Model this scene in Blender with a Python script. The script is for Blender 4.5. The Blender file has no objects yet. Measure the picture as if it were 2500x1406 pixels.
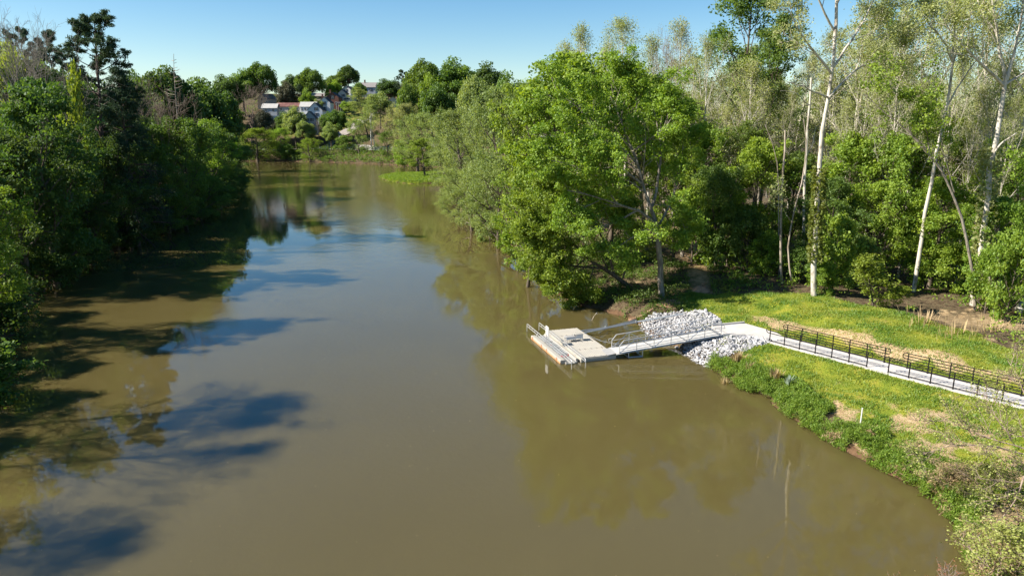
import bpy, bmesh, math, random
import numpy as np
from mathutils import Vector, Matrix

# ------------------------------------------------------------------ camera, sky, sun, exposure
scene = bpy.context.scene
COL = scene.collection
F_PX, PITCH, CAM_H = 1700.0, math.radians(13.0), 19.0

cam_data = bpy.data.cameras.new("camera")
cam_data.sensor_width = 36.0
cam_data.lens = 36.0 * F_PX / 2500.0
cam_data.clip_start = 0.5
cam_data.clip_end = 6000.0
cam = bpy.data.objects.new("camera", cam_data)
COL.objects.link(cam)
cam.location = (0, 0, CAM_H)
cam.rotation_euler = (math.radians(90) - PITCH, 0, 0)
scene.camera = cam

SUN_EL = math.radians(37.0)
SHADOW_DIR = Vector((0.985, 0.17, 0)).normalized()          # where shadows fall on the ground
sun_to = Vector((-SHADOW_DIR.x * math.cos(SUN_EL), -SHADOW_DIR.y * math.cos(SUN_EL), math.sin(SUN_EL)))
world = bpy.data.worlds.new("World")
scene.world = world
world.use_nodes = True
wn = world.node_tree
sky = wn.nodes.new("ShaderNodeTexSky")
sky.sky_type = 'NISHITA'
sky.sun_disc = False
sky.sun_elevation = SUN_EL
sky.sun_rotation = math.atan2(sun_to.x, sun_to.y)
sky.altitude = 200.0
sky.air_density = 1.0
sky.dust_density = 0.3
sky.ozone_density = 1.2
bg = wn.nodes["Background"]
bg.inputs["Strength"].default_value = 0.064
hsv = wn.nodes.new("ShaderNodeHueSaturation")
hsv.inputs["Saturation"].default_value = 1.42
wn.links.new(sky.outputs["Color"], hsv.inputs["Color"])
wn.links.new(hsv.outputs["Color"], bg.inputs["Color"])

sun_data = bpy.data.lights.new("sun", 'SUN')
sun_data.energy = 4.8
sun_data.angle = math.radians(0.55)
sun_data.color = (1.0, 0.93, 0.82)
sun = bpy.data.objects.new("sun", sun_data)
COL.objects.link(sun)
sun.rotation_euler = (-sun_to).to_track_quat('-Z', 'Y').to_euler()

vs = scene.view_settings
vs.view_transform = 'Standard'
vs.look = 'None'
vs.exposure = 1.27
vs.gamma = 1.0
cy = scene.cycles
cy.max_bounces = 6
cy.diffuse_bounces = 3
cy.glossy_bounces = 3
cy.transmission_bounces = 4
cy.transparent_max_bounces = 4
cy.caustics_reflective = False
cy.caustics_refractive = False
cy.sample_clamp_indirect = 4.0

# ------------------------------------------------------------------ pixel helpers (photo is 2500 x 1406)
CT, ST = math.cos(PITCH), math.sin(PITCH)
def ray(px, py):
    u, v = (px - 1250) / F_PX, (703 - py) / F_PX
    return np.array([u, CT + v * ST, -ST + v * CT])
def P(px, py, z=0.0):                       # point of the level z under a pixel
    d = ray(px, py); t = (z - CAM_H) / d[2]
    return np.array([d[0] * t, d[1] * t, z])
def at(px, py, Y):                          # point at distance Y under a pixel
    d = ray(px, py); t = Y / d[1]
    return np.array([d[0] * t, Y, CAM_H + d[2] * t])

# ------------------------------------------------------------------ mesh helpers
def new_mesh(name, verts, faces, smooth=False, attrs=None):
    """faces: int array (n,4) or (n,3) or list of lists"""
    me = bpy.data.meshes.new(name)
    verts = np.asarray(verts, dtype=np.float32)
    if isinstance(faces, np.ndarray):
        n, k = faces.shape
        me.vertices.add(len(verts)); me.vertices.foreach_set("co", verts.ravel())
        me.loops.add(n * k); me.loops.foreach_set("vertex_index", faces.astype(np.int32).ravel())
        me.polygons.add(n)
        me.polygons.foreach_set("loop_start", np.arange(0, n * k, k, dtype=np.int32))
        if smooth:
            me.polygons.foreach_set("use_smooth", np.ones(n, dtype=bool))
        me.update(calc_edges=True)
    else:
        me.from_pydata([tuple(v) for v in verts], [], faces)
        if smooth:
            me.polygons.foreach_set("use_smooth", np.ones(len(me.polygons), dtype=bool))
        me.update()
    if attrs:
        for nm, (typ, arr) in attrs.items():
            a = me.attributes.new(nm, typ, 'POINT')
            a.data.foreach_set("color" if typ == 'FLOAT_COLOR' else "value", np.asarray(arr, dtype=np.float32).ravel())
    return me

def link(name, mesh, mat=None, parent=None, loc=(0, 0, 0), rotz=0.0):
    o = bpy.data.objects.new(name, mesh)
    COL.objects.link(o)
    if mat is not None and mesh is not None and len(mesh.materials) == 0:
        mesh.materials.append(mat)
    o.parent = parent
    o.location = loc
    o.rotation_euler = (0, 0, rotz)
    return o

def empty(name, label, cat, loc=(0, 0, 0), rotz=0.0, group=None):
    o = bpy.data.objects.new(name, None)
    COL.objects.link(o)
    o.empty_display_size = 0.3
    o.location = loc
    o.rotation_euler = (0, 0, rotz)
    return tag(o, label, cat, group)

def tag(o, label=None, cat=None, group=None, kind=None):
    if label: o["label"] = label
    if cat: o["category"] = cat
    if group: o["group"] = group
    if kind: o["kind"] = kind
    return o

class MB:
    def __init__(self): self.v = []; self.f = []
    def add(self, vs, fs):
        b = len(self.v); self.v += [tuple(p) for p in vs]; self.f += [[i + b for i in f] for f in fs]; return self
    def box(self, c, s, R=None):
        x, y, z = s[0] / 2, s[1] / 2, s[2] / 2
        vs = [Vector(p) for p in ((-x, -y, -z), (x, -y, -z), (x, y, -z), (-x, y, -z), (-x, -y, z), (x, -y, z), (x, y, z), (-x, y, z))]
        if R is not None: vs = [R @ p for p in vs]
        vs = [p + Vector(c) for p in vs]
        return self.add(vs, [[0, 3, 2, 1], [4, 5, 6, 7], [0, 1, 5, 4], [1, 2, 6, 5], [2, 3, 7, 6], [3, 0, 4, 7]])
    def cbox(self, c, s, b=0.02):            # box with chamfered top edge
        x, y, z = s[0] / 2, s[1] / 2, s[2] / 2
        ring = lambda X, Y, Z: [(-X, -Y, Z), (X, -Y, Z), (X, Y, Z), (-X, Y, Z)]
        vs = ring(x, y, -z) + ring(x, y, z - b) + ring(x - b, y - b, z)
        fs = [[3, 2, 1, 0], [8, 9, 10, 11]]
        for k in (0, 4):
            for i in range(4):
                j = (i + 1) % 4; fs.append([k + i, k + j, k + 4 + j, k + 4 + i])
        return self.add([(p[0] + c[0], p[1] + c[1], p[2] + c[2]) for p in vs], fs)
    def tube(self, pts, r, n=6, closed=False):
        pts = [Vector(p) for p in pts]; K = len(pts)
        rr = r if isinstance(r, (list, tuple)) else [r] * K
        vs, fs = [], []
        for i, p in enumerate(pts):
            a = pts[i - 1] if (i > 0 or closed) else p
            b = pts[(i + 1) % K] if (i < K - 1 or closed) else p
            t = (b - a).normalized()
            ref = Vector((0, 0, 1)) if abs(t.z) < 0.95 else Vector((1, 0, 0))
            e1 = t.cross(ref).normalized(); e2 = t.cross(e1)
            for k in range(n):
                an = 2 * math.pi * k / n
                vs.append(p + (e1 * math.cos(an) + e2 * math.sin(an)) * rr[i])
        for i in range(K if closed else K - 1):
            j = (i + 1) % K
            for k in range(n):
                m = (k + 1) % n
                fs.append([i * n + k, i * n + m, j * n + m, j * n + k])
        if not closed:
            fs.append(list(range(n - 1, -1, -1))); fs.append([(K - 1) * n + k for k in range(n)])
        return self.add(vs, fs)
    def slab(self, poly, z0, z1):            # flat polygon with thickness; z may be callables
        n = len(poly)
        g0 = z0 if callable(z0) else (lambda x, y: z0); g1 = z1 if callable(z1) else (lambda x, y: z1)
        vs = [(x, y, g0(x, y)) for x, y in poly] + [(x, y, g1(x, y)) for x, y in poly]
        fs = [list(range(n - 1, -1, -1)), list(range(n, 2 * n))]
        for i in range(n):
            j = (i + 1) % n; fs.append([i, j, n + j, n + i])
        return self.add(vs, fs)
    def mesh(self, name, smooth=False):
        me = new_mesh(name, self.v, self.f, smooth)
        return me
    def build(self, name, mat, parent=None, loc=(0, 0, 0), rotz=0.0, smooth=False):
        return link(name, self.mesh(name, smooth), mat, parent, loc, rotz)

# ------------------------------------------------------------------ materials
def nodes_of(name):
    m = bpy.data.materials.new(name); m.use_nodes = True
    nt = m.node_tree; nt.nodes.clear()
    out = nt.nodes.new("ShaderNodeOutputMaterial")
    return m, nt, out
def N(nt, typ, **kw):
    n = nt.nodes.new(typ)
    for k, v in kw.items():
        if k in n.inputs.keys(): n.inputs[k].default_value = v
        else: setattr(n, k, v)
    return n
def rgb(c): return (c[0], c[1], c[2], 1.0)

def mat_plain(name, color, rough=0.6, metal=0.0, var=0.12, scale=3.0, bump=0.0, bscale=40.0, spec=0.5, dirt=None, dirt_amt=0.4):
    m, nt, out = nodes_of(name)
    b = N(nt, "ShaderNodeBsdfPrincipled", Roughness=rough, Metallic=metal)
    b.inputs["Specular IOR Level"].default_value = spec
    tc = N(nt, "ShaderNodeTexCoord")
    no = N(nt, "ShaderNodeTexNoise", Scale=scale, Detail=6.0, Roughness=0.6)
    nt.links.new(tc.outputs["Object"], no.inputs["Vector"])
    mr = N(nt, "ShaderNodeMapRange"); mr.inputs[1].default_value = 0.3; mr.inputs[2].default_value = 0.7
    mr.inputs[3].default_value = 1 - var; mr.inputs[4].default_value = 1 + var
    nt.links.new(no.outputs["Fac"], mr.inputs[0])
    mul = N(nt, "ShaderNodeMix", data_type='RGBA', blend_type='MULTIPLY'); mul.inputs[0].default_value = 1.0
    mul.inputs[6].default_value = rgb(color); nt.links.new(mr.outputs[0], mul.inputs[7])
    col = mul.outputs[2]
    if dirt:
        n2 = N(nt, "ShaderNodeTexNoise", Scale=scale * 0.45, Detail=8.0, Roughness=0.7)
        nt.links.new(tc.outputs["Object"], n2.inputs["Vector"])
        r2 = N(nt, "ShaderNodeMapRange"); r2.inputs[1].default_value = 0.5; r2.inputs[2].default_value = 0.75
        r2.inputs[3].default_value = 0.0; r2.inputs[4].default_value = dirt_amt
        nt.links.new(n2.outputs["Fac"], r2.inputs[0])
        mx = N(nt, "ShaderNodeMix", data_type='RGBA'); mx.inputs[7].default_value = rgb(dirt)
        nt.links.new(r2.outputs[0], mx.inputs[0]); nt.links.new(col, mx.inputs[6]); col = mx.outputs[2]
    nt.links.new(col, b.inputs["Base Color"])
    if bump:
        n3 = N(nt, "ShaderNodeTexNoise", Scale=bscale, Detail=4.0)
        nt.links.new(tc.outputs["Object"], n3.inputs["Vector"])
        bp = N(nt, "ShaderNodeBump", Strength=bump, Distance=0.02)
        nt.links.new(n3.outputs["Fac"], bp.inputs["Height"]); nt.links.new(bp.outputs[0], b.inputs["Normal"])
    nt.links.new(b.outputs[0], out.inputs[0])
    return m

def mat_leaf(name, c1, c2, trans=0.43, gloss=0.02, objvar=0.13):
    m, nt, out = nodes_of(name)
    at_ = N(nt, "ShaderNodeAttribute", attribute_name="rnd")
    ob = N(nt, "ShaderNodeObjectInfo")
    mx = N(nt, "ShaderNodeMix", data_type='RGBA'); mx.inputs[6].default_value = rgb(c1); mx.inputs[7].default_value = rgb(c2)
    nt.links.new(at_.outputs["Fac"], mx.inputs[0])
    hs = N(nt, "ShaderNodeHueSaturation")
    mr = N(nt, "ShaderNodeMapRange"); mr.inputs[3].default_value = 0.492; mr.inputs[4].default_value = 0.510
    mv = N(nt, "ShaderNodeMapRange"); mv.inputs[3].default_value = 1 - objvar; mv.inputs[4].default_value = 1 + objvar
    fr = N(nt, "ShaderNodeMath", operation='FRACT'); mm = N(nt, "ShaderNodeMath", operation='MULTIPLY'); mm.inputs[1].default_value = 7.31
    nt.links.new(ob.outputs["Random"], mr.inputs[0]); nt.links.new(ob.outputs["Random"], mm.inputs[0])
    nt.links.new(mm.outputs[0], fr.inputs[0]); nt.links.new(fr.outputs[0], mv.inputs[0])
    nt.links.new(mr.outputs[0], hs.inputs["Hue"]); nt.links.new(mv.outputs[0], hs.inputs["Value"])
    nt.links.new(mx.outputs[2], hs.inputs["Color"])
    d = N(nt, "ShaderNodeBsdfDiffuse"); t = N(nt, "ShaderNodeBsdfTranslucent"); g = N(nt, "ShaderNodeBsdfGlossy", Roughness=0.6)
    g.inputs["Color"].default_value = (0.9, 0.95, 1.0, 1)
    yl = N(nt, "ShaderNodeMix", data_type='RGBA', blend_type='MULTIPLY'); yl.inputs[0].default_value = 1.0
    yl.inputs[7].default_value = (1.5, 1.45, 0.6, 1)
    nt.links.new(hs.outputs[0], yl.inputs[6])
    nt.links.new(hs.outputs[0], d.inputs["Color"]); nt.links.new(yl.outputs[2], t.inputs["Color"])
    a = N(nt, "ShaderNodeMixShader"); a.inputs[0].default_value = trans
    nt.links.new(d.outputs[0], a.inputs[1]); nt.links.new(t.outputs[0], a.inputs[2])
    b = N(nt, "ShaderNodeMixShader"); b.inputs[0].default_value = gloss
    nt.links.new(a.outputs[0], b.inputs[1]); nt.links.new(g.outputs[0], b.inputs[2])
    nt.links.new(b.outputs[0], out.inputs[0])
    return m

def mat_bark(name, c1, c2, scale=1.6, stretch=0.25, bump=0.5, lo=0.4, hi=0.6):
    m, nt, out = nodes_of(name)
    tc = N(nt, "ShaderNodeTexCoord"); mp = N(nt, "ShaderNodeMapping"); mp.inputs["Scale"].default_value = (1, 1, stretch)
    nt.links.new(tc.outputs["Object"], mp.inputs[0])
    no = N(nt, "ShaderNodeTexNoise", Scale=scale * 3, Detail=7.0, Roughness=0.65)
    nt.links.new(mp.outputs[0], no.inputs["Vector"])
    mr = N(nt, "ShaderNodeMapRange"); mr.inputs[1].default_value = lo; mr.inputs[2].default_value = hi
    nt.links.new(no.outputs["Fac"], mr.inputs[0])
    mx = N(nt, "ShaderNodeMix", data_type='RGBA'); mx.inputs[6].default_value = rgb(c1); mx.inputs[7].default_value = rgb(c2)
    nt.links.new(mr.outputs[0], mx.inputs[0])
    b = N(nt, "ShaderNodeBsdfPrincipled", Roughness=0.85); b.inputs["Specular IOR Level"].default_value = 0.2
    nt.links.new(mx.outputs[2], b.inputs["Base Color"])
    bp = N(nt, "ShaderNodeBump", Strength=bump, Distance=0.05)
    nt.links.new(no.outputs["Fac"], bp.inputs["Height"]); nt.links.new(bp.outputs[0], b.inputs["Normal"])
    nt.links.new(b.outputs[0], out.inputs[0])
    return m

M = {}
M['maple'] = mat_leaf('leaf_maple', (0.100, 0.186, 0.017), (0.296, 0.394, 0.041))
M['oak'] = mat_leaf('leaf_oak', (0.062, 0.122, 0.018), (0.167, 0.244, 0.040))
M['willow'] = mat_leaf('leaf_willow', (0.138, 0.204, 0.054), (0.312, 0.366, 0.120))
M['syc'] = mat_leaf('leaf_sycamore', (0.185, 0.220, 0.075), (0.400, 0.425, 0.180), trans=0.42)
M['lime'] = mat_leaf('leaf_lime', (0.15, 0.21, 0.016), (0.28, 0.33, 0.04), trans=0.45)
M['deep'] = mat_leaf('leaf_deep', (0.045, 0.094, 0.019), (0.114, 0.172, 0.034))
M['pine'] = mat_leaf('leaf_pine', (0.028, 0.059, 0.028), (0.067, 0.105, 0.045), trans=0.15)
M['cedar'] = mat_leaf('leaf_cedar', (0.060, 0.067, 0.036), (0.114, 0.102, 0.060), trans=0.15)
M['bud'] = mat_leaf('leaf_bud', (0.270, 0.310, 0.070), (0.430, 0.460, 0.140), trans=0.45)
M['redbud'] = mat_leaf('leaf_redbud', (0.230, 0.070, 0.040), (0.330, 0.140, 0.080), trans=0.3)
M['brush'] = mat_leaf('leaf_brush', (0.085, 0.175, 0.014), (0.260, 0.340, 0.040))
M['ivy'] = mat_leaf('leaf_ivy', (0.099, 0.143, 0.022), (0.220, 0.242, 0.044))
M['dry'] = mat_leaf('leaf_dry', (0.299, 0.207, 0.098), (0.460, 0.356, 0.196), trans=0.2)
M['agave'] = mat_leaf('leaf_agave', (0.200, 0.270, 0.200), (0.330, 0.400, 0.310), trans=0.15)
M['bark'] = mat_bark('bark_brown', (0.060, 0.048, 0.036), (0.150, 0.120, 0.090))
M['bark_grey'] = mat_bark('bark_grey', (0.140, 0.120, 0.095), (0.300, 0.265, 0.215))
M['bark_white'] = mat_bark('bark_sycamore', (0.210, 0.180, 0.140), (0.500, 0.460, 0.390), scale=0.8, stretch=0.4, bump=0.25, lo=0.36, hi=0.5)
M['bark_pine'] = mat_bark('bark_pine', (0.055, 0.040, 0.034), (0.150, 0.105, 0.085))
M['bark_dead'] = mat_bark('bark_dead', (0.200, 0.160, 0.120), (0.420, 0.360, 0.290), stretch=0.15)
M['twig'] = mat_bark('twig_grey', (0.150, 0.110, 0.085), (0.300, 0.230, 0.180))
M['concrete'] = mat_plain('concrete', (0.490, 0.462, 0.432), rough=0.85, var=0.10, scale=1.2, bump=0.15, bscale=60, dirt=(0.42, 0.36, 0.29), dirt_amt=0.35)
M['poly'] = mat_plain('dock_polyethylene', (0.350, 0.330, 0.290), rough=0.55, var=0.07, scale=2.0, dirt=(0.45, 0.38, 0.28), dirt_amt=0.3)
M['polyside'] = mat_plain('dock_side', (0.400, 0.375, 0.320), rough=0.6, var=0.1, scale=3.0, dirt=(0.3, 0.24, 0.16), dirt_amt=0.45)
M['stain'] = mat_plain('waterline_stain', (0.360, 0.200, 0.080), rough=0.8, var=0.25, scale=4.0)
M['alu'] = mat_plain('aluminium', (0.560, 0.555, 0.550), rough=0.42, metal=0.55, var=0.06, scale=5.0)
M['aludeck'] = mat_plain('aluminium_deck', (0.480, 0.465, 0.440), rough=0.6, metal=0.1, var=0.08, scale=3.0)
M['plate'] = mat_plain('threshold_plate', (0.420, 0.410, 0.400), rough=0.5, metal=0.3, var=0.1)
M['white'] = mat_plain('white_paint', (0.620, 0.615, 0.600), rough=0.5, var=0.04)
M['black'] = mat_plain('black_paint', (0.012, 0.011, 0.011), rough=0.75, var=0.2, scale=6, spec=0.12)
M['dark'] = mat_plain('dark_rubber', (0.050, 0.050, 0.050), rough=0.7)
M['red'] = mat_plain('red_strap', (0.450, 0.040, 0.045), rough=0.6)
M['orange'] = mat_plain('orange_bracket', (0.420, 0.140, 0.050), rough=0.7)
M['steel'] = mat_plain('galvanised_pipe', (0.330, 0.350, 0.370), rough=0.45, metal=0.5, var=0.15, scale=2.0)
M['rock'] = mat_plain('riprap_stone', (0.420, 0.416, 0.420), rough=0.9, var=0.4, scale=1.4, bump=0.6, bscale=14, spec=0.25, dirt=(0.36, 0.31, 0.27), dirt_amt=0.4)
def vary_by_object(m, lo, hi):
    nt = m.node_tree; b = next(n for n in nt.nodes if n.type == 'BSDF_PRINCIPLED'); src = b.inputs["Base Color"].links[0].from_socket
    ob = N(nt, "ShaderNodeObjectInfo"); mr = N(nt, "ShaderNodeMapRange"); mr.inputs[3].default_value = lo; mr.inputs[4].default_value = hi
    nt.links.new(ob.outputs["Random"], mr.inputs[0])
    mx = N(nt, "ShaderNodeMix", data_type='RGBA', blend_type='MULTIPLY'); mx.inputs[0].default_value = 1.0
    nt.links.new(src, mx.inputs[6]); nt.links.new(mr.outputs[0], mx.inputs[7]); nt.links.new(mx.outputs[2], b.inputs["Base Color"])
vary_by_object(M['rock'], 0.62, 1.25)
M['clay'] = mat_plain('red_clay', (0.360, 0.200, 0.120), rough=0.95, var=0.3, scale=2.5, bump=0.6, bscale=12, dirt=(0.2, 0.12, 0.07), dirt_amt=0.6)
M['wood'] = mat_bark('driftwood', (0.130, 0.075, 0.045), (0.330, 0.210, 0.130), stretch=1.0)
M['siding'] = mat_plain('white_siding', (0.600, 0.610, 0.625), rough=0.7, var=0.05, scale=0.5)
M['greysiding'] = mat_plain('grey_siding', (0.330, 0.350, 0.380), rough=0.75, var=0.1, scale=0.5)
M['tansiding'] = mat_plain('tan_siding', (0.480, 0.430, 0.370), rough=0.75, var=0.1, scale=0.5)
M['brick'] = mat_plain('brick_wall', (0.160, 0.068, 0.048), rough=0.9, var=0.25, scale=2.0)
M['shingle'] = mat_plain('dark_shingle', (0.035, 0.036, 0.042), rough=0.9, var=0.2, scale=2.0)
M['greyshingle'] = mat_plain('grey_shingle', (0.220, 0.200, 0.190), rough=0.9, var=0.2, scale=2.0)
M['redroof'] = mat_plain('rusty_red_roof', (0.135, 0.052, 0.042), rough=0.7, var=0.35, scale=0.6, dirt=(0.45, 0.28, 0.2), dirt_amt=0.5)
M['tinroof'] = mat_plain('white_tin_roof', (0.400, 0.388, 0.360), rough=0.5, var=0.12, scale=0.5)
M['glass'] = mat_plain('window_glass', (0.030, 0.040, 0.055), rough=0.12, var=0.1)
M['asphalt'] = mat_plain('road_surface', (0.220, 0.205, 0.190), rough=0.9, var=0.15, scale=0.8)
M['gravel'] = mat_plain('gravel_drive', (0.270, 0.240, 0.215), rough=0.95, var=0.2, scale=0.7)

# ------------------------------------------------------------------ terrain
rng0 = np.random.default_rng(7)
def ss(a, b, x):
    t = np.clip((x - a) / (b - a), 0, 1); return t * t * (3 - 2 * t)
def px0(L): return [tuple(P(x, y, 0)[:2]) for x, y in L]

right_shore = [(6.0, -160), (8.0, -60), (12.0, 0), (17.0, 18.0)] + px0([
    (2390, 1406), (2330, 1270), (2220, 1180), (2100, 1120), (2000, 1065), (1930, 1020), (1880, 975), (1820, 955), (1780, 925),
    (1720, 890), (1675, 862), (1640, 845), (1600, 830), (1565, 800), (1545, 780), (1480, 762), (1400, 740), (1330, 705),
    (1280, 640), (1225, 590), (1200, 555), (1130, 500), (1090, 458)]) + [(-23.0, 245.0)]
spit = px0([(1000, 449), (945, 443), (925, 433), (965, 426), (1060, 424)]) + [(-18, 294), (-20, 320)]
far_shore = px0([(1085, 410), (960, 403), (850, 398), (700, 394)]) + [(-152, 404), (-178, 402), (-185, 380)]
left_shore = [(-165, 345)] + px0([(560, 420), (570, 450), (560, 500), (480, 540), (330, 590), (100, 700), (0, 870)]) + [
    (-38.5, 45), (-35, 36), (-33, 26), (-31, 10), (-28, -60), (-26, -160)]
WATER = np.array(right_shore + spit + far_shore + left_shore)

def signed_land(X, Y):
    """distance to the shoreline: >0 on land, <0 in water"""
    x, y = X.ravel(), Y.ravel()
    A = WATER; B = np.roll(WATER, -1, axis=0)
    best = np.full(x.shape, 1e9); inside = np.zeros(x.shape, dtype=bool)
    for (ax, ay), (bx, by) in zip(A, B):
        dx, dy = bx - ax, by - ay
        L2 = dx * dx + dy * dy + 1e-12
        t = np.clip(((x - ax) * dx + (y - ay) * dy) / L2, 0, 1)
        best = np.minimum(best, (x - ax - t * dx) ** 2 + (y - ay - t * dy) ** 2)
        c = ((ay > y) != (by > y)) & (x < (bx - ax) * (y - ay) / ((by - ay) if by != ay else 1e-12) + ax)
        inside ^= c
    d = np.sqrt(best)
    return np.where(inside, -d, d).reshape(X.shape)

def sines(X, Y, s, seed):
    r = np.random.default_rng(seed); z = np.zeros_like(X, dtype=float)
    for i in range(9):
        a = r.uniform(0, 2 * math.pi); k = 2 * math.pi / (s * r.uniform(0.45, 1.8))
        z += np.sin((X * math.cos(a) + Y * math.sin(a)) * k + r.uniform(0, 6.3)) / 9 ** 0.5
    return z

# fence and path frame: origin at first front post, E along the path, NN across it
F0 = np.array([21.52, 55.68]); E = np.array([0.5448, -0.8385]); E /= np.linalg.norm(E); NN = np.array([-E[1], E[0]])
def path_z(s):
    return np.interp(s, [-8, 0, 8.5, 9.9, 18, 40], [1.50, 1.56, 1.82, 1.84, 2.17, 2.9])
def fp(s, n): p = F0 + E * s + NN * n; return (float(p[0]), float(p[1]))
CENTER = np.array([[-160, -10], [0, -8], [56, -14], [100, -30], [144, -35], [175, -42], [240, -58], [300, -75], [345, -100], [700, -160], [2600, -160]])

def terrain(X, Y, detail=True):
    X = np.asarray(X, dtype=float); Y = np.asarray(Y, dtype=float)
    d = signed_land(X, Y)
    ds = d + 0.25 * sines(X, Y, 3.5, 3)
    right = np.interp(ds, [-6, -1.5, 0, 0.45, 1.6, 8, 10, 13, 18, 24, 60, 200, 2000], [-2, -0.9, -0.12, 0.35, 0.85, 1.7, 1.85, 2.65, 2.85, 2.45, 3.4, 12, 30])
    left = np.interp(ds, [-6, 0, 0.5, 3, 15, 40, 120, 2000], [-2, -0.1, 0.4, 1.5, 5.5, 11, 18, 30])
    far = np.interp(ds, [-6, 0, 1, 3, 12, 17, 26, 42, 57, 72, 87, 120, 160, 400, 2500], [-2, -0.1, 0.4, 0.9, 5.8, 6.1, 10.5, 17, 23.5, 28, 32.5, 40, 44, 42, 30])
    cx = np.interp(Y, CENTER[:, 0], CENTER[:, 1])
    wl = ss(-6, 6, cx - X)
    near = right * (1 - wl) + left * wl
    wf = ss(320, 372, Y)
    far = far * (1 - 0.62 * ss(-20, 90, X) * ss(8, 20, far))
    z = near * (1 - wf) + far * wf
    # the low grassy spit and the muddy shore beyond the backwater
    ws = ss(236, 242, Y) * (1 - ss(300, 312, Y)) * ss(-70, -55, X) * (1 - ss(-24, -12, X))
    z = np.where(d > 0, z * (1 - ws) + np.minimum(z, 0.75) * ws, z)
    # wooded bank left of the riprap stays low
    wb = ss(62, 70, Y) * (1 - ss(150, 180, Y)) * ss(-10, -4, X - cx)
    z = np.where(d > 0, z - wb * 0.0, z)
    if detail:
        z = z + np.where(d > 0.5, 1, 0) * (0.07 * sines(X, Y, 4.0, 11) + 0.22 * sines(X, Y, 17.0, 12) * ss(4, 14, d))
    # bed of the path
    rel = np.stack([X - F0[0], Y - F0[1]], -1)
    s = rel @ E; n = rel @ NN
    dn = np.maximum(np.abs(n - 1.0) - 1.35, 0) + np.maximum(-3.5 - s, 0) * 1.5
    w = 1 - ss(0.15, 2.2, dn); w = np.where((s > -6) & (s < 60), w, 0)
    z = z * (1 - w) + (path_z(s) - 0.07) * w
    # gangway landing
    dl = np.maximum(np.hypot(X - 20.2, Y - 59.2) - 2.1, 0)
    w2 = (1 - ss(0.0, 1.6, dl)) * np.where(d > 0.3, 1, 0)
    z = z * (1 - w2) + np.minimum(z, 1.33) * w2
    return z
def tz(x, y): return float(terrain(np.array([[x]]), np.array([[y]]))[0, 0])

def lines(spec):
    out = []
    for a, b, st in spec: out.append(np.arange(a, b, st))
    return np.unique(np.round(np.concatenate(out), 3))
gx = lines([(-2600, -420, 120), (-420, -200, 10), (-200, -90, 4), (-90, -20, 2.0), (-20, 2, 1.4), (2, 50, 0.42), (50, 90, 2), (90, 300, 9), (300, 2700, 150)])
gy = lines([(-160, 14, 8), (14, 90, 0.42), (90, 180, 2.0), (180, 340, 3.5), (340, 560, 3.5), (560, 900, 20), (900, 4500, 200)])
GX, GY = np.meshgrid(gx, gy)
GZ = terrain(GX, GY)
GD = signed_land(GX, GY)

def zones(X, Y, d):
    """share of mown grass, of straw and bare clay, of wet mud"""
    rel = np.stack([X - F0[0], Y - F0[1]], -1); s = rel @ E; n = rel @ NN
    edge = np.interp(X, [14, 17.2, 21, 29.7, 32.4, 34.6, 36.8, 38.8, 46, 60], [73.5, 73.4, 71.4, 66.6, 62.6, 59.8, 54.9, 50.4, 38, 20]) + 0.8 * sines(X, Y, 5, 21)
    lawn = (1 - ss(-0.6, 0.8, Y - edge)) * ss(1.4, 2.6, d + 0.4 * sines(X, Y, 2.5, 22)) * ss(8, 14, X)
    lawn = lawn * ss(15.5, 17.5, X + 0.15 * (62 - Y))
    tan_line = np.exp(-((n - np.interp(s, [-6.4, 0, 4.9, 7.4, 11, 20], [4.8, 4.7, 4.0, 3.6, 4.0, 4.2]) - 0.22 * sines(X, Y, 4, 23)) / (0.72 + 0.3 * sines(X, Y, 6, 24))) ** 2)
    tan_line *= ss(-8, -3, s) * (1 - 0.6 * ss(11, 20, s))
    blot = ss(0.55, 1.25, sines(X, Y, 3.2, 25) + 0.5 * sines(X, Y, 1.1, 26))
    straw = np.clip(tan_line * 1.1 + 0.40 * blot * ss(1.0, 4, np.abs(n - 0.8)), 0, 1)
    near_bank = np.exp(-((d - 2.8 - 0.5 * sines(X, Y, 4, 27)) / 0.5) ** 2) * ss(0.1, 0.8, sines(X, Y, 3.6, 28)) * (n < -1)
    corner = ss(9, 16, s + 0.8 * sines(X, Y, 5, 30)) * ss(2.2, 4.5, -n) * ss(-0.9, 0.5, sines(X, Y, 2.6, 31))
    clearing = np.exp(-(((X - 42) / 9) ** 2 + ((Y - 58.5) / 5.5) ** 2)) * (1 - lawn)
    straw = np.clip(straw + 0.8 * near_bank + 0.75 * corner + 0.62 * clearing, 0, 1)
    mud = 1 - ss(0.1, 0.7, d)
    spitg = ss(236, 240, Y) * (1 - ss(300, 312, Y)) * ss(-62, -56, X) * (1 - ss(-18, -6, X)) * ss(0.1, 0.6, d)
    lawn = np.clip(lawn + 0.85 * spitg, 0, 1)
    trail_x = np.interp(Y, [66, 70, 76, 83, 100, 122, 137], [19.6, 20.0, 20.8, 22.2, 25.5, 29.4, 31.8])
    trail = np.exp(-((X - trail_x) / 1.5) ** 2) * ss(67, 73, Y) * (1 - ss(135, 150, Y))
    yard = ss(425, 440, Y) * (1 - ss(500, 520, Y)) * ss(-150, -140, X) * (1 - ss(-70, -55, X))
    lawn = np.clip(lawn + 0.5 * yard, 0, 1)
    return lawn, np.clip(straw, 0, 1), mud, trail
zl, zs, zm, zt = zones(GX, GY, GD)
ny, nx = GX.shape
idx = np.arange(nx * ny).reshape(ny, nx)
faces = np.stack([idx[:-1, :-1], idx[:-1, 1:], idx[1:, 1:], idx[1:, :-1]], -1).reshape(-1, 4)
zone = np.stack([zl, zs, zm, zt], -1).reshape(-1, 4)
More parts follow.
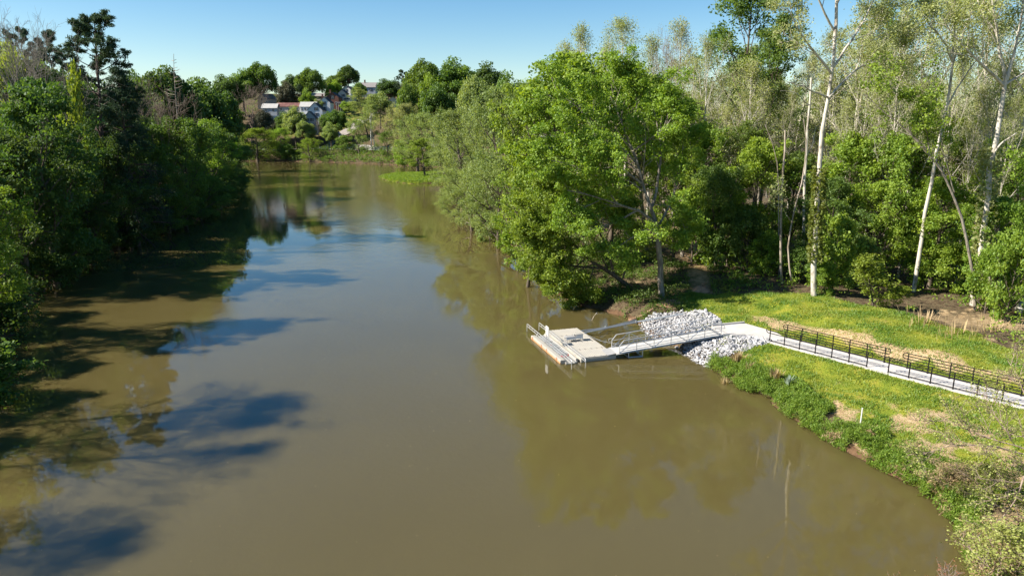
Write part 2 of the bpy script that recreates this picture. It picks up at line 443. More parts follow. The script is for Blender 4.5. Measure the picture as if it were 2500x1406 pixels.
g_me = new_mesh("ground", np.stack([GX, GY, GZ], -1).reshape(-1, 3), faces, True, {"zone": ('FLOAT_COLOR', zone)})

def mat_ground():
    m, nt, out = nodes_of('ground')
    L = nt.links.new
    tc = N(nt, "ShaderNodeTexCoord"); za = N(nt, "ShaderNodeAttribute", attribute_name="zone")
    sep = N(nt, "ShaderNodeSeparateColor"); L(za.outputs["Color"], sep.inputs[0])
    def noise(sc, det=6.0, rough=0.6):
        n = N(nt, "ShaderNodeTexNoise", Scale=sc, Detail=det, Roughness=rough); L(tc.outputs["Object"], n.inputs["Vector"]); return n.outputs["Fac"]
    def ramp(f, stops):
        r = N(nt, "ShaderNodeValToRGB"); L(f, r.inputs[0]); e = r.color_ramp.elements
        e[0].position, e[0].color = stops[0][0], rgb(stops[0][1]); e[1].position, e[1].color = stops[-1][0], rgb(stops[-1][1])
        for p, c in stops[1:-1]:
            q = e.new(p); q.color = rgb(c)
        return r.outputs[0]
    def mix(f, a, b):
        x = N(nt, "ShaderNodeMix", data_type='RGBA')
        if isinstance(f, float): x.inputs[0].default_value = f
        else: L(f, x.inputs[0])
        L(a, x.inputs[6]); L(b, x.inputs[7]); return x.outputs[2]
    def wob(f, sc, amt):          # roughen a zone's edge
        n = noise(sc, 5.0, 0.7); a = N(nt, "ShaderNodeMath", operation='SUBTRACT'); L(n, a.inputs[0]); a.inputs[1].default_value = 0.5
        b = N(nt, "ShaderNodeMath", operation='MULTIPLY_ADD'); L(a.outputs[0], b.inputs[0]); b.inputs[1].default_value = amt; L(f, b.inputs[2])
        c = N(nt, "ShaderNodeMapRange"); c.inputs[1].default_value = 0.35; c.inputs[2].default_value = 0.65; L(b.outputs[0], c.inputs[0]); return c.outputs[0]
    litter = ramp(noise(2.2, 9.0, 0.75), [(0.3, (0.022, 0.016, 0.010)), (0.45, (0.070, 0.048, 0.028)), (0.55, (0.140, 0.105, 0.062)), (0.62, (0.040, 0.055, 0.015)), (0.72, (0.20, 0.155, 0.095))])
    grass = ramp(noise(0.55, 8.0, 0.7), [(0.32, (0.090, 0.140, 0.014)), (0.47, (0.170, 0.205, 0.020)), (0.58, (0.245, 0.240, 0.028)), (0.72, (0.300, 0.240, 0.075))])
    straw = ramp(noise(3.0, 8.0, 0.75), [(0.3, (0.210, 0.135, 0.070)), (0.5, (0.380, 0.270, 0.150)), (0.7, (0.480, 0.380, 0.240))])
    mud = ramp(noise(1.5), [(0.3, (0.060, 0.035, 0.020)), (0.7, (0.170, 0.100, 0.055))])
    dirt = ramp(noise(1.2, 7.0, 0.7), [(0.35, (0.080, 0.085, 0.026)), (0.5, (0.260, 0.170, 0.090)), (0.7, (0.400, 0.280, 0.165))])
    c = mix(wob(za.outputs["Alpha"], 0.9, 0.9), litter, dirt)
    c = mix(wob(sep.outputs[0], 1.4, 0.7), c, grass)
    c = mix(wob(sep.outputs[1], 2.6, 0.9), c, straw)
    c = mix(wob(sep.outputs[2], 1.8, 0.5), c, mud)
    b = N(nt, "ShaderNodeBsdfPrincipled", Roughness=0.95); b.inputs["Specular IOR Level"].default_value = 0.15
    L(c, b.inputs["Base Color"])
    bp = N(nt, "ShaderNodeBump", Strength=0.9, Distance=0.12); L(noise(5.0, 8.0, 0.8), bp.inputs["Height"]); L(bp.outputs[0], b.inputs["Normal"])
    L(b.outputs[0], out.inputs[0]); return m
ground = link("ground", g_me, mat_ground())
tag(ground, "earth banks with lawn, straw patches and leaf litter around the river", None, None, 'structure')

# ------------------------------------------------------------------ water
def mat_water():
    m, nt, out = nodes_of('river_water')
    L = nt.links.new
    tc = N(nt, "ShaderNodeTexCoord")
    b = N(nt, "ShaderNodeBsdfPrincipled", Roughness=0.0, IOR=1.48)
    n1 = N(nt, "ShaderNodeTexNoise", Scale=0.035, Detail=3.0); L(tc.outputs["Object"], n1.inputs["Vector"])
    cr = N(nt, "ShaderNodeValToRGB"); L(n1.outputs["Fac"], cr.inputs[0])
    cr.color_ramp.elements[0].position = 0.3; cr.color_ramp.elements[0].color = (0.091, 0.073, 0.024, 1)
    cr.color_ramp.elements[1].position = 0.7; cr.color_ramp.elements[1].color = (0.103, 0.083, 0.029, 1)
    L(cr.outputs[0], b.inputs["Base Color"])
    b.inputs["Subsurface Weight"].default_value = 1.0
    b.inputs["Subsurface Radius"].default_value = (1.0, 1.0, 0.8)
    b.inputs["Subsurface Scale"].default_value = 4.0
    # ripples, strong in wind patches and almost still elsewhere
    mp = N(nt, "ShaderNodeMapping"); mp.inputs["Scale"].default_value = (1.0, 0.75, 1.0); mp.inputs["Rotation"].default_value = (0, 0, 0.35)
    L(tc.outputs["Object"], mp.inputs[0])
    r1 = N(nt, "ShaderNodeTexNoise", Scale=2.6, Detail=4.0, Roughness=0.55); L(mp.outputs[0], r1.inputs["Vector"])
    r2 = N(nt, "ShaderNodeTexNoise", Scale=0.45, Detail=2.0); L(mp.outputs[0], r2.inputs["Vector"])
    ad = N(nt, "ShaderNodeMath", operation='MULTIPLY_ADD'); L(r2.outputs["Fac"], ad.inputs[0]); ad.inputs[1].default_value = 1.5; L(r1.outputs["Fac"], ad.inputs[2])
    pm = N(nt, "ShaderNodeTexNoise", Scale=0.035, Detail=3.0, Roughness=0.5); L(tc.outputs["Object"], pm.inputs["Vector"])
    # breeze ruffles the open middle of the channel, the sheltered sides lie calm
    sp_ = N(nt, "ShaderNodeSeparateXYZ"); L(tc.outputs["Object"], sp_.inputs[0])
    m1 = N(nt, "ShaderNodeMath", operation='MULTIPLY_ADD'); L(sp_.outputs["Y"], m1.inputs[0]); m1.inputs[1].default_value = 0.2; L(sp_.outputs["X"], m1.inputs[2])
    m2 = N(nt, "ShaderNodeMath", operation='ADD'); L(m1.outputs[0], m2.inputs[0]); m2.inputs[1].default_value = 2.0
    m3 = N(nt, "ShaderNodeMath", operation='ABSOLUTE'); L(m2.outputs[0], m3.inputs[0])
    m4 = N(nt, "ShaderNodeMath", operation='MULTIPLY_ADD'); L(m3.outputs[0], m4.inputs[0]); m4.inputs[1].default_value = -0.022; L(pm.outputs["Fac"], m4.inputs[2])
    mr = N(nt, "ShaderNodeMapRange"); mr.inputs[1].default_value = 0.24; mr.inputs[2].default_value = 0.36; mr.inputs[3].default_value = 0.0025; mr.inputs[4].default_value = 0.05
    L(m4.outputs[0], mr.inputs[0])
    my = N(nt, "ShaderNodeMapRange"); my.inputs[1].default_value = 110.0; my.inputs[2].default_value = 260.0; my.inputs[3].default_value = 0.0; my.inputs[4].default_value = 0.05
    L(sp_.outputs["Y"], my.inputs[0])
    sm = N(nt, "ShaderNodeMath", operation='ADD'); L(mr.outputs[0], sm.inputs[0]); L(my.outputs[0], sm.inputs[1])
    bp = N(nt, "ShaderNodeBump", Distance=0.35); L(sm.outputs[0], bp.inputs["Strength"]); L(ad.outputs[0], bp.inputs["Height"])
    L(bp.outputs[0], b.inputs["Normal"])
    L(b.outputs[0], out.inputs[0]); return m
mb = MB(); mb.add([(-230, -170, 0), (120, -170, 0), (120, 460, 0), (-230, 460, 0)], [[0, 1, 2, 3]])
water = mb.build("river_water", mat_water())
tag(water, "muddy olive brown river with tree reflections and shadows", None, None, 'structure')

# ------------------------------------------------------------------ concrete path and landing
path = bpy.data.objects.new("path", None); COL.objects.link(path)
tag(path, "pale concrete ramp path between two black railings", None, None, 'structure')
s = -0.35
k = 0
while s < 40:
    L = 1.5 if abs(s - 8.35) < 0.02 else 2.9
    q = [fp(s + 0.006, -0.28), fp(s + L - 0.006, -0.28), fp(s + L - 0.006, 2.30), fp(s + 0.006, 2.30)]
    zz = lambda x, y: float(path_z((np.array([x, y]) - F0) @ E))
    mb = MB(); mb.slab(q, lambda x, y: zz(x, y) - 0.16, zz)
    mb.build("slab", M['concrete'], path)
    s += L
landing_poly = [(18.30, 57.72), (20.25, 57.95), (20.75, 57.35), fp(-0.36, -0.28), fp(-0.36, 2.30), (23.0, 58.7), (21.35, 61.25), (19.85, 61.05), (17.95, 60.25)]
mb = MB(); mb.slab(landing_poly, 0.9, 1.54); mb.build("landing_slab", M['concrete'], path)
# low kerb walls at the landing's edges
mb = MB(); mb.slab([(18.05, 60.33), (21.3, 61.36), (21.26, 61.50), (18.0, 60.48)], 0.95, 1.68); mb.build("kerb_wall", M['concrete'], path)
mb = MB(); mb.slab([(18.9, 57.62), (20.75, 57.78), (20.77, 57.62), (18.92, 57.46)], 0.75, 1.58); mb.build("kerb_wall", M['concrete'], path)

# ------------------------------------------------------------------ black railings
def railing(label, s0, bays, n, bay=1.40, group="black railings along the concrete path", loops=(True, True)):
    x, y = fp(s0, n)
    root = empty("railing", label, "railing", (x, y, float(path_z(s0))), 0, group)
    def loc(s, h):
        q = E * s
        return Vector((q[0], q[1], float(path_z(s0 + s)) - float(path_z(s0)) + h))
    Ltot = bays * bay
    for i in range(bays + 1):
        mb = MB(); p = loc(i * bay, 0); q = loc(i * bay, 1.15)
        mb.tube([p - Vector((0, 0, 0.12)), q], 0.042, 6)
        mb.tube([p + Vector((0, 0, 0.0)), p + Vector((0, 0, 0.012))], 0.07, 8)
        mb.build("post", M['black'], root)
    def rail(h, a, b):
        n_ = max(2, int((b - a) / bay) + 1)
        mb = MB(); mb.tube([loc(a + (b - a) * i / (n_ - 1), h) for i in range(n_)], 0.033, 6)
        mb.build("rail", M['black'], root)
    rail(1.14, 0, Ltot); rail(0.93, -0.30, Ltot + 0.30); rail(0.72, 0, Ltot); rail(0.11, 0, Ltot)
    for on, base, sg in ((loops[0], 0, -1), (loops[1], Ltot, 1)):
        if not on: continue
        pts = []
        R = (1.14 - 0.72) / 2
        for j in range(11):
            a = math.pi / 2 - math.pi * j / 10
            pts.append(loc(base + sg * (0.18 + R * math.cos(a)), 0.93 + R * math.sin(a)))
        pts = [loc(base, 1.14)] + pts + [loc(base, 0.72)]
        mb = MB(); mb.tube(pts, 0.033, 6); mb.build("loop_end", M['black'], root)
    return root
railing("black metal railing on the river side of the path, starting by the gangway landing", 0.0, 6, 0.0)
railing("black metal railing on the lawn side of the path, starting by the gangway landing", 0.17, 6, 2.02)
railing("black metal railing on the river side of the path, running out of the picture", 10.0, 9, 0.0, 1.45)
railing("black metal railing on the lawn side of the path, running out of the picture", 10.26, 9, 2.02, 1.45)

# ------------------------------------------------------------------ gangway  (local x runs from the dock to the landing)
GA = math.radians(13.2)
G0 = np.array([8.55, 56.45])
gang = empty("gangway", "pale aluminium truss gangway sloping from the floating dock to the concrete landing", "gangway", (G0[0], G0[1], 0.50), GA)
GL, GW, GR = 9.85, 1.62, 1.0
def gz(x): return GR * x / GL
mb = MB()
mb.add([(0, -GW / 2, 0), (GL, -GW / 2, GR), (GL, GW / 2, GR), (0, GW / 2, 0), (0, -GW / 2, -.06), (GL, -GW / 2, GR - .06), (GL, GW / 2, GR - .06), (0, GW / 2, -.06)],
       [[0, 1, 2, 3], [7, 6, 5, 4], [0, 4, 5, 1], [2, 6, 7, 3], [1, 5, 6, 2], [0, 3, 7, 4]])
mb.build("deck", M['aludeck'], gang)
bx = [0.25 + i * (GL - 0.5) / 6 for i in range(7)]
for sd in (-1, 1):
    y = sd * (GW / 2 + 0.05)
    mb = MB(); mb.tube([(0, y, -0.05), (GL, y, GR - 0.05)], 0.065, 4); mb.build("bottom_chord", M['aludeck'], gang)
    mb = MB(); mb.tube([(bx[0], y, gz(bx[0]) + 0.62), (bx[0] + 0.38, y, gz(bx[0]) + 1.10), (GL - 0.25, y, gz(GL) + 1.07)], 0.036, 6); mb.build("top_chord", M['alu'], gang)
    for h in (0.72, 0.36):
        yy = y - sd * 0.055
        mb = MB(); mb.tube([(bx[0] + 0.06, yy, gz(bx[0]) + h * 0.86), (bx[-1], yy, gz(bx[-1]) + h)], 0.022, 6); mb.build("mid_rail", M['alu'], gang)
    mb = MB(); mb.tube([(bx[0], y - sd * .06, gz(bx[0]) + 0.12), (bx[-1], y - sd * .06, gz(bx[-1]) + 0.12)], 0.03, 4); mb.build("kick_rail", M['alu'], gang)
    for i, x in enumerate(bx):
        top = 0.62 if i == 0 else 1.07
        mb = MB(); mb.tube([(x, y, gz(x) - 0.05), (x, y, gz(x) + top)], 0.033, 4); mb.build("post", M['alu'], gang)
    for i in range(6):
        a, b = (bx[i], bx[i + 1])
        za, zb = (0.0, 1.05) if i % 2 == 0 else (1.05, 0.0)
        mb = MB(); mb.tube([(a + .03, y, gz(a) + za), (b - .03, y, gz(b) + zb)], 0.028, 4); mb.build("diagonal_brace", M['alu'], gang)
    # handrail loops at both ends
    for x, sg in ((bx[0], -1), (bx[-1], 1)):
        pts = [(x, y - sd * .1, gz(x) + 0.82)] + [(x + sg * (0.22 + 0.13 * math.cos(a)), y - sd * .1, gz(x) + 0.69 + 0.13 * math.sin(a)) for a in [math.pi / 2 - math.pi * j / 8 for j in range(9)]] + [(x, y - sd * .1, gz(x) + 0.56)]
        mb = MB(); mb.tube(pts, 0.022, 6); mb.build("handrail_loop", M['alu'], gang)
# threshold plates, cross beams and the hanging rest frame under the river end
mb = MB(); mb.add([(-0.75, -0.78, -0.09), (0.05, -0.78, 0.012), (0.05, 0.78, 0.012), (-0.75, 0.78, -0.09), (-0.75, -0.78, -0.105), (0.05, -0.78, -0.01), (0.05, 0.78, -0.01), (-0.75, 0.78, -0.105)],
                  [[0, 1, 2, 3], [7, 6, 5, 4], [0, 4, 5, 1], [2, 6, 7, 3], [1, 5, 6, 2], [0, 3, 7, 4]]); mb.build("threshold_plate", M['plate'], gang)
mb = MB(); mb.add([(GL - .5, -0.76, GR + .006 - .5 * GR / GL), (GL + .45, -0.76, GR + 0.055), (GL + .45, 0.76, GR + 0.055), (GL - .5, 0.76, GR + .006 - .5 * GR / GL), (GL - .5, -0.76, GR - .01 - .5 * GR / GL), (GL + .45, -0.76, GR + 0.04), (GL + .45, 0.76, GR + 0.04), (GL - .5, 0.76, GR - .01 - .5 * GR / GL)],
                  [[0, 1, 2, 3], [7, 6, 5, 4], [0, 4, 5, 1], [2, 6, 7, 3], [1, 5, 6, 2], [0, 3, 7, 4]]); mb.build("threshold_plate", M['plate'], gang)
for x in (1.1, 2.35):
    for sd in (-1, 1):
        mb = MB(); mb.tube([(x, sd * .88, gz(x) + 0.02), (x, sd * .88, -0.42)], 0.04, 4); mb.build("rest_leg", M['alu'], gang)
mb = MB()
for sd in (-1, 1): mb.tube([(1.06, sd * .88, -0.40), (2.39, sd * .88, -0.40)], 0.05, 4)
for x in (1.1, 2.35): mb.tube([(x, -.84, -0.41), (x, .84, -0.41)], 0.045, 4)
mb.build("rest_frame", M['alu'], gang)
mb = MB()
for i in range(8):
    x = 0.6 + i * (GL - 1.2) / 7; mb.box((x, 0, gz(x) - 0.10), (0.08, GW, 0.08))
mb.build("cross_beam", M['alu'], gang)

# ------------------------------------------------------------------ floating dock (local x across, local y away from the camera along its length)
DA = math.radians(17.5)
D0 = (5.97, 59.3)
dock = empty("floating_dock", "cream plastic floating dock of eight ribbed sections with dark coupler dots", "dock", (D0[0], D0[1], 0), DA)
SW, SL, DZ = 1.57, 2.09, 0.39
sec = MB()
sec.box((0, 0, DZ / 2 - 0.16), (SW - 0.03, SL - 0.03, DZ + 0.25))
rib = MB()
for i in range(9):
    rib.cbox((-SW / 2 + 0.085 + i * (SW - 0.02) / 9, 0, DZ - 0.015), (0.132, SL - 0.03, 0.06), 0.012)
# scalloped side pockets
sec_me = sec.mesh("float_section")
sec_me.materials.append(M['polyside'])
rib_me = rib.mesh("deck_ribs"); rib_me.materials.append(M['poly'])
cp = MB()
for i in range(3):
    for yy in (-1, 1):
        cp.tube([(-SW / 2 + 0.26 + i * 0.50, yy * (SL / 2 - 0.10), DZ + 0.0), (-SW / 2 + 0.26 + i * 0.50, yy * (SL / 2 - 0.10), DZ + 0.018)], 0.055, 8)
cp_me = cp.mesh("coupler"); cp_me.materials.append(M['dark'])
for i in (-0.5, 0.5):
    for j in (-1.5, -0.5, 0.5, 1.5):
        o = link("float_section", sec_me, None, dock, (i * SW, j * SL, 0))
        r = link("deck_ribs", rib_me, None, o, (0, 0, 0)); r["kind"] = "stuff"
        c = link("coupler", cp_me, None, o, (0, 0, 0)); c["kind"] = "stuff"
mb = MB()
for sx, x in ((-1, -SW - 0.012), (1, SW + 0.012)): mb.box((x, 0, 0.17), (0.03, 4 * SL, 0.30))
for y in (-2 * SL - 0.012, 2 * SL + 0.012):
    mb.box((0, y, 0.17), (2 * SW, 0.03, 0.30))
mb.build("side_skirt", M['polyside'], dock)
mb = MB()
for i in range(7): mb.box((-SW + 0.22 + i * 0.435, -2 * SL - 0.035, 0.17), (0.30, 0.03, 0.22))
mb.build("side_pocket", M['poly'], dock)

# transfer bench on the dock
bench = empty("transfer_bench", "two-level grey white transfer bench standing on the floating dock", "bench", (D0[0] - 0.42, D0[1] + 0.35, DZ + 0.012), DA + math.radians(2))
mb = MB(); mb.cbox((-0.40, 0, 0.42), (0.95, 0.50, 0.06), 0.015); mb.build("seat", M['plate'], bench)
mb = MB(); mb.cbox((0.42, 0, 0.60), (0.68, 0.52, 0.06), 0.015); mb.build("upper_seat", M['poly'], bench)
mb = MB(); mb.box((0.42, -0.24, 0.40), (0.66, 0.03, 0.34)); mb.box((-0.40, -0.235, 0.30), (0.93, 0.03, 0.18)); mb.build("front_panel", M['white'], bench)
mb = MB(); mb.box((0.42, 0.24, 0.40), (0.66, 0.03, 0.34)); mb.box((-0.40, 0.235, 0.30), (0.93, 0.03, 0.18)); mb.build("back_panel", M['white'], bench)
for x, h in ((-0.80, 0.39), (0.05, 0.39), (0.72, 0.57)):
    for y in (-0.2, 0.2):
        mb = MB(); mb.tube([(x, y, 0.0), (x, y, h)], 0.03, 6); mb.build("leg", M['alu'], bench)

# kayak launch beside the dock
LX = -SW - 0.14
launch = empty("kayak_launch", "white kayak launch cradle with twin metal handrails along the floating dock", "kayak launch", (D0[0], D0[1], 0), DA)
c_, s_ = LX - 0.72, 0.0
mb = MB(); mb.cbox((LX - 0.17, -0.2, 0.11), (0.20, 7.6, 0.42), 0.03); mb.build("side_float", M['poly'], launch)
mb = MB(); mb.cbox((LX - 1.42, -0.3, 0.11), (0.42, 7.4, 0.42), 0.04); mb.build("side_float", M['poly'], launch)
mb = MB(); mb.box((LX - 1.64, -0.3, 0.03), (0.03, 7.42, 0.16)); mb.build("waterline_band", M['stain'], launch)
mb = MB()
# trough bed that slopes to the water at both ends
prof = [(-4.25, 0.05), (-3.3, 0.17), (-2.4, 0.20), (2.7, 0.20), (3.4, 0.15), (3.75, 0.06)]
vs_, fs_ = [], []
for y, z in prof: vs_ += [(LX - 0.27, y, z + 0.09), (LX - 0.55, y, z), (LX - 0.95, y, z), (LX - 1.22, y, z + 0.09), (LX - 1.22, y, -0.3), (LX - 0.27, y, -0.3)]
for i in range(len(prof) - 1):
    for k in range(6): fs_.append([i * 6 + k, i * 6 + (k + 1) % 6, (i + 1) * 6 + (k + 1) % 6, (i + 1) * 6 + k])
fs_ += [[5, 4, 3, 2, 1, 0], [30 + k for k in range(6)]]
mb.add(vs_, fs_); mb.build("trough", M['poly'], launch)
for i in range(15):
    y = -2.5 + i * 0.36
    mb = MB(); mb.tube([(LX - 0.36, y + .05, 0.31), (LX - 0.62, y, 0.235), (LX - 0.88, y, 0.235), (LX - 1.14, y + .05, 0.31)], 0.045, 6); mb.build("roller", M['white'] if i % 5 else M['plate'], launch)
for x in (LX - 0.02, LX - 1.24):
    zt_, zm_ = 0.76, 0.54
    dx = -0.10 if x < LX - 1 else 0.0
    y0_, y1_ = -5.45, 5.75
    mb = MB(); mb.tube([(x, y0_, -0.25), (x, y0_, 0.62), (x, y0_ + 0.12, zt_), (x, y1_ - .06, zt_), (x, y1_, zt_ - .08), (x, y1_, -0.25)], 0.032, 6); mb.build("handrail", M['alu'], launch)
    mb = MB(); mb.tube([(x, y0_, zm_ - .02), (x, y1_, zm_ - .02)], 0.026, 6); mb.build("mid_rail", M['alu'], launch)
    for i in range(14):
        y = y0_ + 0.75 + i * 0.745
        mb = MB(); mb.tube([(x, y, zm_), (x, y, zt_)], 0.022, 4); mb.build("baluster", M['alu'], launch)
    for y in (-3.0, -1.0, 1.0, 3.0):
        mb = MB(); mb.tube([(x, y, 0.33), (x, y, zm_)], 0.03, 4); mb.build("rail_post", M['alu'], launch)
for y in (-3.2, -0.8, 0.5, 2.9):
    mb = MB(); mb.box((LX - 1.665, y, 0.16), (0.03, 0.09, 0.34)); mb.build("bracket", M['orange'], launch)
mb = MB(); mb.tube([(LX - 1.12, -2.75, 0.25), (LX - 0.85, -2.95, 0.20), (LX - 0.55, -2.9, 0.21), (LX - 0.38, -2.65, 0.27)], 0.04, 6); mb.build("strap", M['red'], launch)
mb = MB()
for i, y in enumerate((-0.2, 0.05, 0.25)): mb.box((LX - 0.98 + 0.05 * i, y, 0.272), (0.22, 0.07, 0.012), Matrix.Rotation(0.5 - .4 * i, 3, 'Z'))
mb.build("warning_label", M['red'], launch)
mb = MB()
for i, y in enumerate((-0.05, 0.15)): mb.box((LX - 0.74 + .04 * i, y, 0.272), (0.12, 0.06, 0.012), Matrix.Rotation(-0.3, 3, 'Z'))
mb.build("warning_label", M['dark'], launch)

# sign board on the launch
cs, sn = math.cos(DA), math.sin(DA)
def dl(x, y): return (D0[0] + x * cs - y * sn, D0[1] + x * sn + y * cs)
sx_, sy_ = dl(LX - 1.35, -0.15)
sign = empty("sign_board", "blank white sign board on two slim posts at the kayak launch", "sign", (sx_, sy_, 0.35), DA)
for y in (-0.28, 0.28):
    mb = MB(); mb.tube([(0, y, 0), (0, y, 1.75)], 0.03, 6); mb.build("post", M['alu'], sign)
mb = MB(); mb.cbox((-0.04, 0, 1.42), (0.03, 0.66, 0.74), 0.004); mb.build("panel", M['white'], sign)

# stiff arms that hold the dock off the bank
def arm(label, pts, r, group="mooring arms between dock and riprap"):
    root = empty("mooring_pipe", label, "mooring pipe", tuple(pts[0]), 0, group)
    o = Vector(pts[0])
    for k, off in enumerate((-0.09, 0.09)):
        mb = MB(); mb.tube([Vector(p) - o + Vector((0.25 * off, -off, 0)) for p in pts], r, 8); mb.build("pipe", M['steel'], root)
    mid = Vector(pts[len(pts) // 2]) - o
    mb = MB(); mb.box(mid, (0.10, 0.42, 0.22)); mb.build("bracket", M['steel'], root)
    return root
a0 = (*dl(SW + 0.05, 2.75), 0.30); a1 = P(1553, 786, 0.75); a2 = P(1668, 766, 1.7)
arm("twin steel pipes running from the dock's rear corner up over the white rocks", [a0, tuple(a1), tuple(a2)], 0.055)
b0 = (*dl(SW + 0.05, 3.35), 0.32); b1 = tuple(P(1478, 800, 0.36)); b2 = tuple(P(1553, 781, 0.55))
arm("shorter steel pipe pair low over the water behind the dock", [b0, b1, b2], 0.04)
c0 = Vector((*dl(SW + 0.02, 2.5), 0.33)); c1 = Vector((9.3, 57.6, 0.75))
mb = MB(); mb.tube([(0, 0, 0)] + [tuple((c1 - c0) * t - Vector((0, 0, 0.25 * math.sin(math.pi * t)))) for t in (.25, .5, .75, 1)], 0.012, 5)
o = mb.build("mooring_cable", M['steel'], None, tuple(c0)); tag(o, "thin slack cable from the dock edge to the gangway rail", "cable")
p_ = P(1666, 767, 1.5); mb = MB(); mb.tube([(0, 0, -0.3), (0, 0, 0.85)], 0.035, 6); mb.tube([(0, 0, 0.85), (0, 0, 0.87)], 0.05, 8)
o = mb.build("steel_post", M['steel'], None, (p_[0], p_[1], tz(p_[0], p_[1]) + 0.1)); tag(o, "short grey steel post standing at the top of the white rocks", "post")

# ------------------------------------------------------------------ riprap
def rock_meshes(n, seed):
    out = []
    r = random.Random(seed)
    for i in range(n):
        bm = bmesh.new()
        a, b, c = r.uniform(.8, 1.25), r.uniform(.65, 1.0), r.uniform(.5, .8)
        for j in range(15):
            v = Vector((r.gauss(0, 1), r.gauss(0, 1), r.gauss(0, 1))).normalized() * r.uniform(.85, 1.1)
            bm.verts.new((v.x * a * .5, v.y * b * .5, v.z * c * .5))
        g = bmesh.ops.convex_hull(bm, input=bm.verts)
        bmesh.ops.delete(bm, geom=[e for e in g.get("geom_interior", []) if isinstance(e, bmesh.types.BMVert)], context='VERTS')
        me = bpy.data.meshes.new("rock"); bm.to_mesh(me); bm.free(); me.materials.append(M['rock']); out.append(me)
    return out
ROCKS = rock_meshes(10, 5)
def inside_poly(x, y, poly):
    r = np.zeros(x.shape, dtype=bool)
    for (ax, ay), (bx_, by) in zip(poly, poly[1:] + poly[:1]):
        c = ((ay > y) != (by > y)) & (x < (bx_ - ax) * (y - ay) / ((by - ay) if by != ay else 1e-12) + ax); r ^= c
    return r
def riprap(label, poly, n, n_parts, seed, smin=0.17, smax=0.36):
    rg = np.random.default_rng(seed); r = random.Random(seed)
    xs = np.array([p[0] for p in poly]); ys = np.array([p[1] for p in poly])
    root = empty("riprap_bank", label, "riprap", (float(xs.mean()), float(ys.mean()), 0), 0, "riprap beside the gangway")
    pts = []
    X = rg.uniform(xs.min(), xs.max(), n * 22); Y = rg.uniform(ys.min(), ys.max(), n * 22)
    ok = inside_poly(X + 0.25 * rg.normal(size=X.shape), Y + 0.25 * rg.normal(size=X.shape), poly)
    X, Y = X[ok], Y[ok]
    keep = []
    for x, y in zip(X, Y):
        if all((x - a) ** 2 + (y - b) ** 2 > 0.145 ** 2 for a, b in keep[-900:]):
            keep.append((x, y))
        if len(keep) >= n: break
    kx = np.array(keep); Z = terrain(kx[:, 0][:, None], kx[:, 1][:, None])[:, 0]
    bmv, bmf = [], []
    base = Vector(root.location)
    for i, ((x, y), z) in enumerate(zip(keep, Z)):
        s = r.uniform(smin, smax) * (1.5 if r.random() < .14 else 1)
        me = ROCKS[r.randrange(len(ROCKS))]
        loc = Vector((x, y, z + s * r.uniform(0.15, 0.42))); rot = (r.uniform(-.6, .6), r.uniform(-.6, .6), r.uniform(0, 6.28))
        if i < n_parts:
            o = bpy.data.objects.new("rock", me); COL.objects.link(o); o.parent = root
            o.location = loc - base; o.rotation_euler = rot; o.scale = (s, s, s)
        else:
            R = Matrix.LocRotScale(loc - base, Matrix.Rotation(rot[2], 3, 'Z') @ Matrix.Rotation(rot[0], 3, 'X') @ Matrix.Rotation(rot[1], 3, 'Y'), (s, s, s)) if False else (Matrix.Translation(loc - base) @ Matrix.Rotation(rot[2], 4, 'Z') @ Matrix.Rotation(rot[0], 4, 'X') @ Matrix.Rotation(rot[1], 4, 'Y') @ Matrix.Scale(s, 4))
            b = len(bmv); bmv += [tuple(R @ v.co) for v in me.vertices]; bmf += [[b + q for q in p.vertices] for p in me.polygons]
    if bmf:
        o = link("rock_fill", new_mesh("rock_fill", bmv, bmf), M['rock'], root); o["kind"] = "stuff"
    return root
far_rip = [tuple(P(x, y, z)[:2]) for x, y, z in [(1548, 795, 0.1), (1590, 778, .6), (1622, 763, 1.1), (1660, 754, 1.6), (1712, 757, 1.6), (1740, 772, 1.5), (1768, 793, 1.4)]] + [(18.6, 60.6), (16.5, 59.7), (13.8, 59.2), (12.7, 61.5)]
near_rip = [tuple(P(x, y, z)[:2]) for x, y, z in [(1664, 866, 0.05), (1700, 882, 0.1), (1722, 884, .4), (1752, 868, .8), (1800, 856, 1.1), (1850, 842, 1.35), (1876, 834, 1.4)]] + [(20.9, 57.2), (20.4, 57.6), (18.4, 57.5), (17.2, 59.6), (15.0, 59.4), (14.4, 58.2)]
riprap("apron of broken white rocks on the bank behind the gangway", far_rip, 1300, 160, 31)
riprap("strip of broken white rocks between the gangway and the near grassy bank", near_rip, 900, 140, 32)

# ------------------------------------------------------------------ far bank: road, drives and houses
def sheet(name, label, poly_xy, mat, lift=0.05, kind='structure'):
    """a strip laid on the ground: list of (left, right) edge points"""
    vs_, fs_ = [], []
    for (l, r) in poly_xy:
        for t in (0, .5, 1):
            x = l[0] + (r[0] - l[0]) * t; y = l[1] + (r[1] - l[1]) * t
            vs_.append((x, y, tz(x, y) + lift))
    for i in range(len(poly_xy) - 1):
        for k in range(2): fs_.append([i * 3 + k, i * 3 + k + 1, i * 3 + 4 + k, i * 3 + 3 + k])
    o = link(name, new_mesh(name, vs_, fs_), mat); tag(o, label, None, None, kind); return o
road_pts = [(x, np.interp(x, [-200, -150, -110, -85, -60, -20, 40], [416, 416, 412, 402, 384, 362, 350])) for x in range(-196, 40, 8)]
sheet("road", "grey road running along the top of the far bank", [((x, y + 0.5), (x, y + 5.5)) for x, y in road_pts], M['asphalt'], 0.35)
sheet("driveway", "pale gravel drive climbing from the far road towards the houses", [((-110 + i * 0.9, 414 + i * 3.2), (-105.5 + i * 0.9, 414 + i * 3.2)) for i in range(6)], M['gravel'], 0.5)
